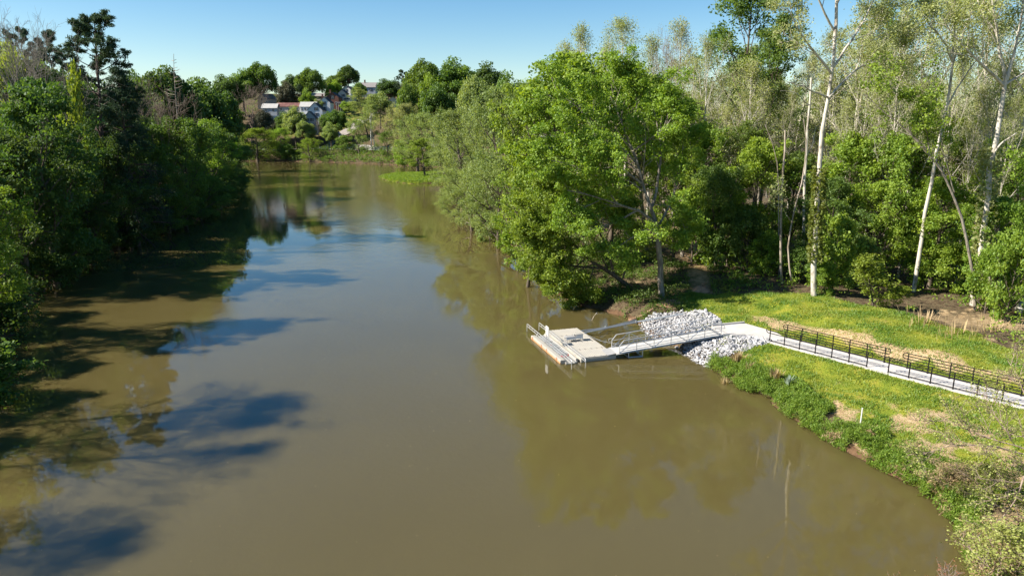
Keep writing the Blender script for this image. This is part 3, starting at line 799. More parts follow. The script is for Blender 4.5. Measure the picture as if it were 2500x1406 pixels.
sheet("driveway", "pale concrete drive on the slope below the upper houses", [((-108 + i * 2.2, 428 + i * 4.5), (-98 + i * 2.0, 428 + i * 4.5)) for i in range(6)], M['gravel'], 0.5)

# pale guard rail along the far road
gr_ = empty("guard_rail", "pale low guard rail beside the road on the far bank", "guard rail", (-110, 411, 0))
for i in range(24):
    x = -152 + i * 4.0; y = float(np.interp(x, [-200, -150, -110, -85, -60, -20, 40], [416, 416, 412, 402, 384, 362, 350])) - 0.6
    z = tz(x, y)
    mb = MB(); mb.box((x + 110, y - 411, z + 0.2), (0.15, 0.15, 1.1)); mb.build("post", M['alu'], gr_)
    if i:
        mb = MB(); mb.tube([(lx + 110, ly - 411.1, lz + 0.62), (x + 110, y - 411.1, z + 0.62)], 0.16, 4); mb.build("beam", M['alu'], gr_)
    lx, ly, lz = x, y, z

def house(label, px, base_py, Y, w, depth, eave, ridge, wall, roof, rot=0.0, windows=(), name="house", chimney=None, along=False, door=None, porch=None, shutters=True, group="houses on the far hillside"):
    """gable faces the camera unless along=True (then the roof slope does)"""
    p = at(px, base_py, Y)
    root = empty(name, label, "house" if name == "house" else name.replace('_', ' '), (p[0], Y, p[2]), rot, group)
    hw = w / 2
    if along:
        prof = [(0, -3), (0, eave), (depth / 2, ridge), (depth, eave), (depth, -3)]
        vs_ = [(x, y, z) for x in (-hw, hw) for y, z in prof]
    else:
        prof = [(-hw, -3), (-hw, eave), (0, ridge), (hw, eave), (hw, -3)]
        vs_ = [(x, y, z) for y in (0, depth) for x, z in prof]
    fs_ = [[0, 1, 2, 3, 4], [9, 8, 7, 6, 5]] + [[i, 5 + i, 5 + (i + 1) % 5, (i + 1) % 5] for i in range(5)]
    link("wall", new_mesh("wall", vs_, fs_), wall, root)
    rr = empty_part("roof", root); ov = 0.45; th = 0.16
    roof_o = None
    for sg in (-1, 1):
        mb = MB()
        if along:
            y0, y1 = (depth / 2, -ov) if sg < 0 else (depth / 2, depth + ov)
            sl = (ridge - eave) / (depth / 2); ze = eave - sl * ov
            a = [(-hw - ov, y0, ridge + .04), (hw + ov, y0, ridge + .04), (hw + ov, y1, ze + .04), (-hw - ov, y1, ze + .04)]
        else:
            sl = (ridge - eave) / hw; ze = eave - sl * ov
            a = [(0, -ov, ridge + .04), (0, depth + ov, ridge + .04), (sg * (hw + ov), depth + ov, ze + .04), (sg * (hw + ov), -ov, ze + .04)]
        b = [(x, y, z + th) for x, y, z in a]
        mb.add(a + b, [[0, 1, 2, 3], [7, 6, 5, 4], [0, 4, 5, 1], [1, 5, 6, 2], [2, 6, 7, 3], [3, 7, 4, 0]])
        mb.build("roof_slope", roof, rr)
    for (x, z, ww, wh) in windows:
        wo = MB(); wo.box((x, -0.05, z), (ww + .24, 0.10, wh + .24)); wobj = wo.build("window", M['white'], root)
        g = MB(); g.box((x, -0.115, z), (ww, 0.03, wh)); g.build("pane", M['glass'], wobj)
        g = MB(); g.box((x, -0.14, z), (ww, 0.02, 0.07)); g.build("sash_bar", M['white'], wobj)
        if shutters:
            for sg in (-1, 1):
                g = MB(); g.box((x + sg * (ww / 2 + 0.36), -0.06, z), (0.42, 0.08, wh + 0.15)); g.build("shutter", M['shingle'], wobj)
    if chimney:
        mb = MB(); mb.box((chimney, depth * 0.5, ridge + 0.6), (0.9, 0.9, 2.4)); mb.box((chimney, depth * .5, ridge + 1.85), (1.1, 1.1, .2)); mb.build("chimney", M['brick'], root)
    if door is not None:
        d_ = MB(); d_.box((door, -0.05, 1.05), (1.0, 0.1, 2.1)); d_.build("door", M['shingle'], root)
    if porch:
        x0, x1, pd, ph = porch
        mb = MB(); mb.add([(x0, -pd, ph), (x1, -pd, ph), (x1, 0, ph + .8), (x0, 0, ph + .8), (x0, -pd, ph + .15), (x1, -pd, ph + .15), (x1, 0, ph + .95), (x0, 0, ph + .95)],
                          [[3, 2, 1, 0], [4, 5, 6, 7], [0, 1, 5, 4], [1, 2, 6, 5], [2, 3, 7, 6], [3, 0, 4, 7]]); mb.build("porch_roof", roof, root)
        for i in range(4):
            x = x0 + .15 + (x1 - x0 - .3) * i / 3
            mb = MB(); mb.box((x, -pd + .12, (ph - 3) / 2), (0.16, 0.16, ph + 3)); mb.build("porch_post", M['white'], root)
    return root
def empty_part(name, parent):
    o = bpy.data.objects.new(name, None); COL.objects.link(o); o.parent = parent; return o

house("white clapboard house with shuttered gable windows, lowest of the two white gables", 770, 293, 440, 9.0, 11, 5.9, 10.2, M['siding'], M['shingle'], 0.05,
      [(0.9, 6.4, 1.2, 1.7), (0.9, 3.2, 1.2, 1.7), (-2.2, 3.2, 1.1, 1.6)], porch=(4.6, 7.6, -0.2 + 2.0, 3.0) if False else None)
house("white clapboard house with dark roof just above and right of its white neighbour", 793, 277, 455, 7.4, 10, 6.6, 9.9, M['siding'], M['shingle'], 0.03,
      [(0, 6.2, 1.2, 1.7), (0, 2.8, 1.2, 1.7)], chimney=-2.0)
house("dark red brick house with one pale gable window on the hillside", 813, 263, 470, 7.8, 10, 6.5, 9.6, M['brick'], M['shingle'], 0.0,
      [(0.1, 6.6, 1.1, 1.9), (2.2, 2.6, 1.1, 1.9)], chimney=-2.5, porch=(2.8, 6.6, 2.5, 2.6), shutters=False)
house("narrow pale house with dark roof squeezed behind the brick house", 836, 253, 484, 5.0, 9, 6.8, 9.0, M['tansiding'], M['shingle'], 0.0, [(0.8, 5.2, 1.0, 1.6)], porch=(1.5, 5.5, 2.4, 2.4))
house("topmost white house with a shuttered gable window, under the leaning dark pine", 846, 241, 500, 6.4, 13, 6.1, 8.4, M['siding'], M['shingle'], -0.10, [(0.2, 5.4, 1.1, 1.6), (0.2, 2.4, 1.1, 1.6)])
house("grey house whose roof and chimney just clear the trees on the ridge", 900, 232, 520, 10, 9, 5.4, 8.6, M['greysiding'], M['greyshingle'], 0.0, [(-2, 3.4, 1.1, 1.6), (2, 3.4, 1.1, 1.6)], chimney=-3.2, along=True)
house("pale grey gabled house half hidden by trees right of the street lamp", 960, 268, 470, 10.5, 12, 4.2, 8.2, M['greysiding'], M['greyshingle'], 0.22, [(-1.2, 4.4, 1.4, 1.8), (2.2, 2.0, 1.2, 1.6)], shutters=False)
house("grey sided house low on the slope in front of the white houses", 757, 318, 425, 7.4, 9, 7.0, 10.8, M['greysiding'], M['shingle'], 0.12, [(-1.4, 6.0, 1.0, 1.6), (1.4, 6.0, 1.0, 1.6), (-1.4, 2.2, 1.0, 1.6), (1.6, 2.2, 1.2, 2.0)])
house("long low shed with a rusty red metal roof", 706, 272, 447, 15.4, 7, 2.9, 5.0, M['tansiding'], M['redroof'], 0.0, [(-5, 1.4, 1.4, 1.2), (0, 1.4, 1.4, 1.2), (5, 1.4, 1.4, 1.2)], name="shed", along=True, shutters=False, group="sheds beside the white houses")
house("low building with a dusty white metal roof left of the red roof", 658, 275, 445, 9.2, 6, 2.8, 5.2, M['greysiding'], M['tinroof'], 0.0, [(-2, 1.4, 1.4, 1.2), (2.4, 1.4, 1.4, 1.2)], name="shed", along=True, shutters=False, group="sheds beside the white houses")
house("low white building with a cream metal roof between red roof and white house", 752, 274, 446, 9.6, 6, 3.4, 6.0, M['siding'], M['tinroof'], 0.0, [(-3.6, 1.7, 1.0, 1.5), (-1.6, 1.7, 1.0, 1.5), (.6, 1.7, 1.0, 1.5)], name="shed", along=True, shutters=False, group="sheds beside the white houses")
house("small white outbuilding at the left edge of the far clearing", 562, 299, 432, 6.8, 5, 2.4, 4.4, M['siding'], M['tinroof'], 0.0, [(-1.5, 1.2, 1.0, 1.0), (1.5, 1.2, 1.0, 1.0)], name="shed", along=True, shutters=False, group="sheds beside the white houses")
house("long low tan house on the ridge behind the cream roof", 775, 243, 500, 9.5, 7, 2.2, 4.2, M['tansiding'], M['greyshingle'], 0.0, [(-2, 1.2, 1.2, 1.2), (2, 1.2, 1.2, 1.2)], along=True)
house("grey roofed house behind the bare tree above the white metal roof", 640, 255, 470, 8, 9, 3.6, 6.6, M['tansiding'], M['greyshingle'], -0.5, [(0, 3.0, 1.2, 1.4)], shutters=False)

# white trailer below the sheds
p_ = at(668, 295, 432)
tr = empty("caravan", "white travel trailer parked below the red roofed shed", "trailer", (p_[0], 432, p_[2]), 0.15)
mb = MB(); prof = [(-3.4, .6), (-3.6, 1.4), (-3.0, 2.9), (3.3, 2.9), (3.5, 1.6), (3.3, .6)]
vs_ = [(x, y, z) for y in (-1.15, 1.15) for x, z in prof]; n_ = len(prof)
mb.add(vs_, [list(range(n_)), list(range(2 * n_ - 1, n_ - 1, -1))] + [[i, n_ + i, n_ + (i + 1) % n_, (i + 1) % n_] for i in range(n_)]); mb.build("body", M['white'], tr)
for x in (-2.0, 1.6):
    mb = MB(); mb.box((x, -1.16, 1.9), (1.2, 0.05, .7)); mb.build("window", M['glass'], tr)
mb = MB(); mb.box((0, -1.17, 1.6), (.75, .05, 1.9)); mb.build("door", M['tinroof'], tr)
for x in (-.6, .5):
    for y in (-1.05, 1.05):
        mb = MB(); mb.tube([(x, y - .1, .35), (x, y + .1, .35)], .36, 12); mb.build("wheel", M['dark'], tr)

# street lamp and a utility line on the far bank
p_ = at(907, 362, 398)
ztop = at(907, 280, 398)[2]; h_ = ztop - p_[2]
lamp = empty("street_lamp", "tall pale street lamp with curved arm on the far road", "street lamp", (p_[0], 398, p_[2]))
mb = MB(); mb.tube([(0, 0, -2.5), (0, 0, h_ - 1.2), (0.4, 0, h_ - .3), (1.4, 0, h_ + .2), (3.4, 0, h_ + 0.7)], [.3, .22, .2, .16, .14], 8); mb.build("pole", M['white'], lamp)
mb = MB(); mb.cbox((3.9, 0, h_ + .7), (1.3, .5, .3), .08); mb.build("lamp_head", M['white'], lamp)
def pole(label, px, py, Y, h):
    p = at(px, py, Y); root = empty("utility_pole", label, "utility pole", (p[0], Y, p[2] - h))
    mb = MB(); mb.tube([(0, 0, -1), (0, 0, h + .6)], [.18, .12], 8); mb.build("mast", M['bark'], root)
    mb = MB(); mb.box((0, 0, h - .1), (2.2, .12, .14)); mb.build("cross_arm", M['bark'], root)
    return p
w0 = pole("brown utility pole among the dark trees at the left end of the far road", 520, 298, 418, 10)
w1 = pole("brown utility pole behind the rounded shore willow", 640, 316, 418, 9)
for k, off in enumerate((0, -1.6)):
    a, b = np.array(w0) + [0, 0, off], np.array(w1) + [0, 0, off]
    pts = [tuple((b - a) * t - np.array([0, 0, 1.0 * math.sin(math.pi * t)])) for t in np.linspace(0, 1, 9)]
    mb = MB(); mb.tube(pts, 0.05, 4); o = mb.build("overhead_wire", M['dark'], None, tuple(a))
    tag(o, ["upper black overhead wire strung before the far bare tree", "lower black overhead wire strung before the far bare tree"][k], "wire", "overhead wires on the far bank")

# ------------------------------------------------------------------ tree growing
def norm(a): return a / np.maximum(np.linalg.norm(a, axis=-1, keepdims=True), 1e-9)
def grow(start, d, L, k, trop, wob, rg):
    n = len(L); pts = np.empty((n, k + 1, 3)); pts[:, 0] = start; cur = norm(np.asarray(d, float)); step = (np.asarray(L) / k)[:, None]
    for j in range(k):
        cur = norm(cur + np.array([0, 0, trop]) / k + rg.normal(0, wob, (n, 3)))
        pts[:, j + 1] = pts[:, j] + cur * step
    return pts
def along(pts, p, u):
    k = pts.shape[1] - 1; f = np.clip(u, 0, 0.9999) * k; i = f.astype(int); t = (f - i)[:, None]
    a, b = pts[p, i], pts[p, i + 1]
    return a * (1 - t) + b * t, norm(b - a)
def kids(pts, Lp, Rp, per, u0, u1, ang, ratio, rg, upbias=0.0, taper=0.5, jit=0.3):
    n = len(Lp); p = np.repeat(np.arange(n), per)
    u = u0 + (u1 - u0) * ((np.tile(np.arange(per), n) + rg.uniform(0, 1, n * per)) / per)
    pos, tan = along(pts, p, u)
    rv = rg.normal(size=(n * per, 3)); perp = norm(rv - (rv * tan).sum(-1, keepdims=True) * tan)
    perp = norm(perp + np.array([0, 0, upbias])); a = ang * rg.uniform(0.75, 1.25, n * per)
    d = tan * np.cos(a)[:, None] + perp * np.sin(a)[:, None]
    L = Lp[p] * ratio * (1 - taper * u) * rg.uniform(1 - jit, 1 + jit, n * per)
    R = Rp[p] * (1 - 0.75 * u) * 0.62
    return pos, d, L, R
def tubes(pts, r0, r1, sides):
    n, K, _ = pts.shape
    d = norm(pts[:, -1] - pts[:, 0]); ref = np.where(np.abs(d[:, 2:3]) < 0.9, np.array([[0, 0, 1.0]]), np.array([[1.0, 0, 0]]))
    e1 = norm(np.cross(d, ref)); e2 = np.cross(d, e1)
    t = np.linspace(0, 1, K)[None, :]
    R = (r0[:, None] * (1 - t) + r1[:, None] * t)[:, :, None, None]
    an = np.arange(sides) * 2 * math.pi / sides
    ring = np.cos(an)[None, None, :, None] * e1[:, None, None, :] + np.sin(an)[None, None, :, None] * e2[:, None, None, :]
    v = (pts[:, :, None, :] + R * ring).reshape(-1, 3)
    b = (np.arange(n) * K * sides)[:, None, None]; i = np.arange(K - 1)[None, :, None] * sides; k = np.arange(sides)[None, None, :]; k2 = (k + 1) % sides
    f = np.stack([b + i + k, b + i + k2, b + i + sides + k2, b + i + sides + k], -1).reshape(-1, 4)
    return v, f
def leaves(centers, per, sp, size, rg, up=0.6, wid=0.34, droop=0.0, tang=None):
    n = len(centers) * per
    c = np.repeat(centers, per, axis=0)
    g = rg.normal(size=(n, 3)); g = norm(g) * (rg.uniform(0, 1, (n, 1)) ** 0.45)
    big = np.repeat(rg.uniform(.55, 1.35, (len(centers), 1)), per, axis=0)
    p = c + g * np.array(sp) * big
    nr = norm(rg.normal(size=(n, 3)) * 0.8 + np.array([0, 0, up]) + g * 0.5)
    t = rg.normal(size=(n, 3)) + np.array([0, 0, -droop])
    if tang is not None: t = t * 0.5 + np.repeat(tang, per, axis=0)
    t = norm(t - (t * nr).sum(-1, keepdims=True) * nr); b = np.cross(nr, t)
    s = size * rg.uniform(0.55, 1.3, (n, 1)) * (.6 + .4 * big)
    v = np.stack([p - t * s * .5, p + b * s * wid - nr * s * .06 + t * s * .05, p + t * s * .5, p - b * s * wid - nr * s * .06 + t * s * .05], 1).reshape(-1, 3)
    f = np.arange(n * 4).reshape(-1, 4)
    r = np.clip(np.repeat(rg.uniform(0, 1, len(centers)), per) * .5 + rg.uniform(0, 1, n) * .5, 0, 1)
    return v, f, np.repeat(r, 4)
def join(parts):
    V, Fc, o = [], [], 0
    for v, f in parts: V.append(v); Fc.append(f + o); o += len(v)
    return np.concatenate(V), np.concatenate(Fc)

class Proto: pass
def finish(name, wood, leafs, size_of=None):
    pr = Proto(); pr.wood = pr.crown = None
    allv = []
    if wood:
        v, f = join(wood); pr.wood = new_mesh(name + "_wood", v, f, True); allv.append(v)
    if leafs:
        v, f = join([(a, b) for a, b, c in leafs]); r = np.concatenate([c for a, b, c in leafs])
        pr.crown = new_mesh(name + "_crown", v, f, False, {"rnd": ('FLOAT', r)}); allv.append(v)
    q = v if leafs else np.concatenate(allv)
    pr.h = float(np.percentile(q[:, 2], 99.7)); cxy = np.median(q[:, :2], axis=0)
    pr.r = float(np.percentile(np.hypot(q[:, 0] - cxy[0], q[:, 1] - cxy[1]), 96)); pr.tris = 2 * sum(len(x.polygons) for x in (pr.wood, pr.crown) if x)
    return pr

def broad(name, seed, H=14., first=.22, R=6., limbs=16, sub=6, tw=5, per=26, leaf=.25, sp=(.75, .75, .42), trunk=.3, ang0=1.15, ang1=.45, trop=.35, up=.7, wid=.34, droop=0.0, leaf3=True, env=None, twig_wood=False, forks=0.0, wob=.06, sub_ratio=.52, tw_ratio=.55, bulge=.62):
    rg = np.random.default_rng(seed)
    tp = grow(np.zeros((1, 3)), [[rg.normal(0, .05), rg.normal(0, .05), 1]], np.array([H * .93]), 9, .2, wob * .6, rg)
    wood = [tubes(tp, np.array([trunk]), np.array([trunk * .12]), 8)]
    u = np.linspace(first, .97, limbs) + rg.uniform(-.02, .02, limbs)
    t = np.clip((u - first) / (1 - first), 0, 1)
    envf = env if env else (lambda t: np.clip(np.sin(math.pi * (0.16 + 0.80 * t ** bulge)), .15, 1))
    L1 = R * envf(t) * rg.uniform(.75, 1.15, limbs)
    pos, _ = along(tp, np.zeros(limbs, int), u)
    az = np.arange(limbs) * 2.39996 + rg.uniform(-.5, .5, limbs); a = ang0 + (ang1 - ang0) * t + rg.normal(0, .1, limbs)
    d = np.stack([np.cos(az) * np.sin(a), np.sin(az) * np.sin(a), np.cos(a)], -1)
    R1 = trunk * (1 - u * .8) * .55
    p1 = grow(pos, d, L1, 6, trop, wob, rg); wood.append(tubes(p1, R1, R1 * .25, 6))
    s2, d2, L2, R2 = kids(p1, L1, R1, sub, .22, 1., .8, sub_ratio, rg, .15)
    L2 = np.maximum(L2, .5)
    p2 = grow(s2, d2, L2, 4, trop * .6 - droop, wob * 1.6, rg); wood.append(tubes(p2, np.maximum(R2, .012), np.maximum(R2 * .3, .008), 4))
    s3, d3, L3, R3 = kids(p2, L2, R2, tw, .3, 1., .8, tw_ratio, rg, .1)
    L3 = np.maximum(L3, .35)
    p3 = grow(s3, d3, L3, 2, -droop * 1.4 + .1, wob * 1.5, rg)
    if twig_wood: wood.append(tubes(p3, np.maximum(R3, .010), np.full(len(R3), .006), 3))
    lf = []
    if per:
        c = np.concatenate([p3[:, -1], p3[:, 1][::2], p2[:, -1]]) if leaf3 else p2[:, -1]
        tn = None
        lf = [leaves(c, per, sp, leaf, rg, up, wid, droop)]
    return finish(name, wood, lf)

def lobed(name, seed, H=14., R=6.5, nlobe=70, per=260, leaf=.42, trunk=.4, base=.25, flat=1.0, lobe=(1.5, 1.5, 1.1)):
    """rounded far crown: leaf shells gathered in lobes along an egg outline"""
    rg = np.random.default_rng(seed)
    tp = grow(np.zeros((1, 3)), [[0, 0, 1]], np.array([H * .7]), 5, .2, .05, rg); wood = [tubes(tp, np.array([trunk]), np.array([trunk * .3]), 7)]
    g = norm(rg.normal(size=(nlobe, 3))); g[:, 2] = np.where(g[:, 2] < -.5, -g[:, 2], g[:, 2])
    rad = rg.uniform(.55, 1.0, (nlobe, 1)) * (1 + .14 * np.sin(3 * np.arctan2(g[:, 1], g[:, 0]) + seed))[:, None]
    cz = H * (base + (1 - base) * .5)
    c = g * rad * np.array([R - lobe[0] * .6, R - lobe[0] * .6, (H * (1 - base) / 2 - lobe[2] * .5) * flat]) + np.array([0, 0, cz])
    st = np.repeat(tp[:, 3], nlobe, axis=0); pl = np.stack([st, (st + c) / 2 + np.array([0, 0, -.4]), c], 1)
    wood.append(tubes(pl, np.full(nlobe, trunk * .3), np.full(nlobe, .04), 4))
    scl = rg.uniform(.7, 1.35, nlobe)
    lf = []
    for i in range(nlobe): lf.append(leaves(c[i:i + 1], int(per * scl[i] ** 2), np.array(lobe) * scl[i], leaf, rg, .6, .4))
    return finish(name, wood, lf)

def pine(name, seed, H=26., first=.40, R=5., limbs=46, trunk=.32, droop=.1, per=46, leaf=.42, top_heavy=True, spread=.42):
    rg = np.random.default_rng(seed)
    tp = grow(np.zeros((1, 3)), [[.02, .01, 1]], np.array([H * .98]), 10, .15, .015, rg); wood = [tubes(tp, np.array([trunk]), np.array([.05]), 8)]
    u = np.linspace(first, .985, limbs) + rg.uniform(-.01, .01, limbs); t = np.clip((u - first) / (1 - first), 0, 1)
    L1 = R * (np.sin(math.pi * np.clip(.22 + .74 * t, 0, 1)) if top_heavy else (1.02 - t)) * rg.uniform(.55, 1.2, limbs) + .4
    pos, _ = along(tp, np.zeros(limbs, int), u); az = np.arange(limbs) * 2.39996 + rg.uniform(-.6, .6, limbs); a = 1.5 - .7 * t + rg.normal(0, .12, limbs)
    d = np.stack([np.cos(az) * np.sin(a), np.sin(az) * np.sin(a), np.cos(a)], -1); R1 = trunk * (1.05 - u) * .5 + .02
    p1 = grow(pos, d, L1, 5, .25 - droop, .09, rg); wood.append(tubes(p1, R1, R1 * .3, 5))
    s2, d2, L2, R2 = kids(p1, L1, R1, 7, .35, 1., .85, .38, rg, .25); p2 = grow(s2, d2, L2, 3, .3 - droop, .1, rg); wood.append(tubes(p2, np.maximum(R2, .015), np.full(len(R2), .008), 3))
    c = np.concatenate([p2[:, -1], p2[:, 2], p1[:, -1]])
    lf = [leaves(c, per, (spread, spread, spread * .62), leaf, rg, .5, .10)]
    # broken stubs on the lower trunk
    ns = 14; us = rg.uniform(.12, first + .1, ns); ps, _ = along(tp, np.zeros(ns, int), us); az = rg.uniform(0, 6.28, ns)
    wood.append(tubes(grow(ps, np.stack([np.cos(az), np.sin(az), np.full(ns, .1)], -1), rg.uniform(.4, 2.4, ns), 3, -.2, .1, rg), np.full(ns, .05), np.full(ns, .012), 4))
    return finish(name, wood, lf)

def custom(name, seed, stems, H, limb_per=5, sub=6, tw=4, per=14, leaf=.2, sp=(.5, .5, .35), L1f=.5, min1=1.6, leaf_from=1, trop=.25, up=.5, droop=0., ivy=None, wid=.34, sub_u0=.35, trunk_per=0, limb_u0=.3):
    """stems: list of (points Nx3 relative to base, r0, r1, leafy) drawn by hand; finer branches grow from the leafy ones"""
    rg = np.random.default_rng(seed); wood, lf = [], []
    S, SL_, SR = [], [], []
    for pts, r0, r1, leafy in stems:
        pts = np.asarray(pts, float); K = 9
        seg = np.concatenate([[0], np.cumsum(np.linalg.norm(np.diff(pts, axis=0), axis=1))]); q = np.linspace(0, seg[-1], K)
        rs = np.stack([np.interp(q, seg, pts[:, k]) for k in range(3)], -1)
        sm = rs.copy(); sm[1:-1] = .25 * rs[:-2] + .5 * rs[1:-1] + .25 * rs[2:]
        sm[1:-1] += rg.normal(0, .012 * seg[-1] ** .5, (K - 2, 3))
        wood.append(tubes(sm[None], np.array([r0]), np.array([r1]), 8))
        if leafy: S.append(sm); SL_.append(seg[-1] * (leafy if leafy is not True else 1)); SR.append(max(r0 * .8, .03))
    if S:
        S = np.stack(S); SL_ = np.array(SL_); SR = np.array(SR)
        s1, d1, L1, R1 = kids(S, SL_, SR, limb_per, limb_u0, 1., .75, L1f, rg, .25); L1 = np.clip(L1, min1, 6.5)
        p1 = grow(s1, d1, L1, 5, trop, .08, rg); wood.append(tubes(p1, np.clip(R1, .02, .12), np.full(len(R1), .012), 5))
        s2, d2, L2, R2 = kids(p1, L1, R1, sub, .2, 1., .8, .5, rg, .15); L2 = np.maximum(L2, .5)
        p2 = grow(s2, d2, L2, 3, trop * .5 - droop, .1, rg); wood.append(tubes(p2, np.clip(R2, .012, .05), np.full(len(R2), .007), 4))
        s3, d3, L3, R3 = kids(p2, L2, R2, tw, .3, 1., .8, .55, rg, .1); L3 = np.maximum(L3, .3)
        p3 = grow(s3, d3, L3, 2, .1 - droop, .1, rg); wood.append(tubes(p3, np.full(len(R3), .011), np.full(len(R3), .006), 3))
        c = np.concatenate([p3[:, -1], p3[:, 1][::2], p2[:, -1]])
        if per: lf.append(leaves(c, per, sp, leaf, rg, up, wid, droop))
    pr = finish(name, wood, lf)
    return pr

PR = {}
PR['broadA'] = broad('broadA', 11, sp=(.8, .8, .45), per=24)
PR['broadB'] = broad('broadB', 12, limbs=18, first=.14, per=22, bulge=.8)
PR['broadC'] = broad('broadC', 13, H=13, R=6.5, limbs=14, sub=7, per=22, sp=(.9, .9, .5), first=.25)
PR['tallA'] = broad('tallA', 21, H=22, R=5.6, first=.36, limbs=20, sub=5, tw=4, per=24, leaf=.2, trunk=.22, ang0=.95, ang1=.35)
PR['tallB'] = broad('tallB', 22, H=22, R=5.4, first=.28, limbs=22, sub=5, tw=4, per=22, leaf=.2, trunk=.2, ang0=1.0, ang1=.3, bulge=.85)
PR['willowA'] = broad('willowA', 31, H=12, R=6.8, first=.12, limbs=18, sub=7, tw=5, per=26, leaf=.22, sp=(.6, .6, .5), trunk=.3, droop=.35, wid=.2, up=.4)
PR['willowB'] = broad('willowB', 32, H=12, R=6.2, first=.10, limbs=17, sub=7, tw=5, per=24, leaf=.22, sp=(.55, .55, .5), trunk=.28, droop=.25, wid=.2, up=.4, bulge=.9)
PR['sycA'] = broad('sycA', 41, H=27, R=9., first=.36, limbs=14, sub=7, tw=6, per=9, leaf=.15, sp=(.8, .8, .6), trunk=.24, ang0=.85, ang1=.3, trop=.5, twig_wood=True)
PR['sycB'] = broad('sycB', 42, H=27, R=8.0, first=.40, limbs=14, sub=7, tw=6, per=9, leaf=.15, sp=(.75, .75, .6), trunk=.21, ang0=.7, ang1=.25, trop=.6, twig_wood=True)
PR['sycC'] = broad('sycC', 43, H=25, R=6.4, first=.36, limbs=16, sub=6, tw=6, per=6, leaf=.15, sp=(.65, .65, .55), trunk=.17, ang0=.6, ang1=.2, trop=.6, twig_wood=True)
PR['pineA'] = pine('pineA', 51, first=.30, limbs=52, R=5.6)
PR['pineB'] = pine('pineB', 52, H=22, first=.5, R=4.6, limbs=28)
PR['conifer'] = pine('conifer', 53, H=20, first=.10, R=5.2, limbs=95, droop=.75, per=22, leaf=.30, top_heavy=False, spread=.62)
PR['bareA'] = broad('bareA', 61, H=15, R=8, first=.25, limbs=18, sub=8, tw=7, per=0, trunk=.17, ang0=.9, ang1=.3, trop=.5, twig_wood=True, tw_ratio=.7)
PR['bareB'] = broad('bareB', 62, H=15, R=9.5, first=.3, limbs=15, sub=9, tw=7, per=0, trunk=.18, ang0=1.0, ang1=.35, trop=.45, twig_wood=True, tw_ratio=.7)
PR['bushA'] = broad('bushA', 71, H=4.6, R=2.7, first=.05, limbs=14, sub=5, tw=4, per=20, leaf=.2, sp=(.42, .42, .3), trunk=.09)
PR['bushB'] = broad('bushB', 72, H=4.2, R=2.9, first=.04, limbs=16, sub=5, tw=4, per=18, leaf=.19, sp=(.4, .4, .3), trunk=.08, droop=.15)
PR['sapling'] = broad('sapling', 73, H=5., R=1.7, first=.12, limbs=16, sub=4, tw=3, per=9, leaf=.17, sp=(.32, .32, .26), trunk=.06, ang0=.9, ang1=.3)
PR['oakA'] = lobed('oakA', 81)
PR['oakB'] = lobed('oakB', 82, H=15, R=6.2, nlobe=80, per=230, base=.18)
PR['oakC'] = lobed('oakC', 83, H=12, R=6.8, nlobe=64, per=250, base=.22, lobe=(1.7, 1.7, 1.0))
TRI = sum(p.tris for p in PR.values())

RT = random.Random(99)
def plant(kind, X, Y, zg, h, w, leaf, bark, name, label, cat="tree", group=None, rot=None, lean=(0, 0)):
    pr = PR[kind] if isinstance(kind, str) else kind
    root = empty(name, label, cat, (X, Y, zg - 0.15), 0, group)
    root.rotation_euler = (lean[0], lean[1], RT.uniform(0, 6.28) if rot is None else rot)
    sz = h / pr.h; sx = w / (2 * pr.r)
    root.scale = (sx, sx, sz)
    for part, me, mt in (("trunk", pr.wood, bark), ("crown", pr.crown, leaf)):
        if me is None: continue
        if len(me.materials) == 0: me.materials.append(M[mt])
        o = bpy.data.objects.new(part, me); COL.objects.link(o); o.parent = root
        o.material_slots[0].link = 'OBJECT'; o.material_slots[0].material = M[mt]
    return root
def tree_px(kind, px, top, Y, w, leaf, bark, name, label, group=None, cat="tree", lean=(0, 0), rot=None, sink=0.0):
    """a tree whose top shows at pixel (px, top) when it stands at distance Y"""
    p = at(px, top, Y); zg = tz(p[0], Y); zg = max(zg, -0.2)
    return plant(kind, p[0], Y, zg - sink, p[2] - zg + sink, w, leaf, bark, name, label, cat, group, rot, lean)

# ------------------------------------------------------------------ trees drawn one by one (right bank)
def base_px(px, py):
    z = 1.5
    for _ in range(6):
        p = P(px, py, z); z = tz(p[0], p[1])
    return np.array([p[0], p[1], z])
def stems_px(base, L):
    out = []
    for pts, r0, r1, leafy in L:
        out.append((np.array([at(*q) for q in pts]) - base, r0, r1, leafy))
    return out
def hero(name, label, seed, base, L, leafmat, bark, cat="tree", group=None, **kw):
    L = [(pts if i else [pts[0]] + list(pts[1:]), a, b, c) for i, (pts, a, b, c) in enumerate(L)]
    st = stems_px(base, L); st[0][0][0] = (0, 0, -0.3)
    pr = custom(name, seed, st, 20, **kw)
    root = plant(pr, base[0], base[1], base[2] + 0.15, pr.h, 2 * pr.r, leafmat, bark, name, label, cat, group, 0.0)
    return root, st, pr
def ivy(root, pts, r, n, size, leaf, name="ivy", seed=1):
    rg = np.random.default_rng(seed); pts = np.asarray(pts); seg = np.linspace(0, 1, len(pts)); t = rg.uniform(0, 1, n)
    c = np.stack([np.interp(t, seg, pts[:, k]) for k in range(3)], -1); a = rg.uniform(0, 6.28, n); rr = r * rg.uniform(.9, 1.9, n)
    c[:, 0] += np.cos(a) * rr; c[:, 1] += np.sin(a) * rr
    v, f, q = leaves(c, 4, (.14, .14, .2), size, rg, .3, .4)
    return link(name, new_mesh(name, v, f, False, {"rnd": ('FLOAT', q)}), M[leaf], root)

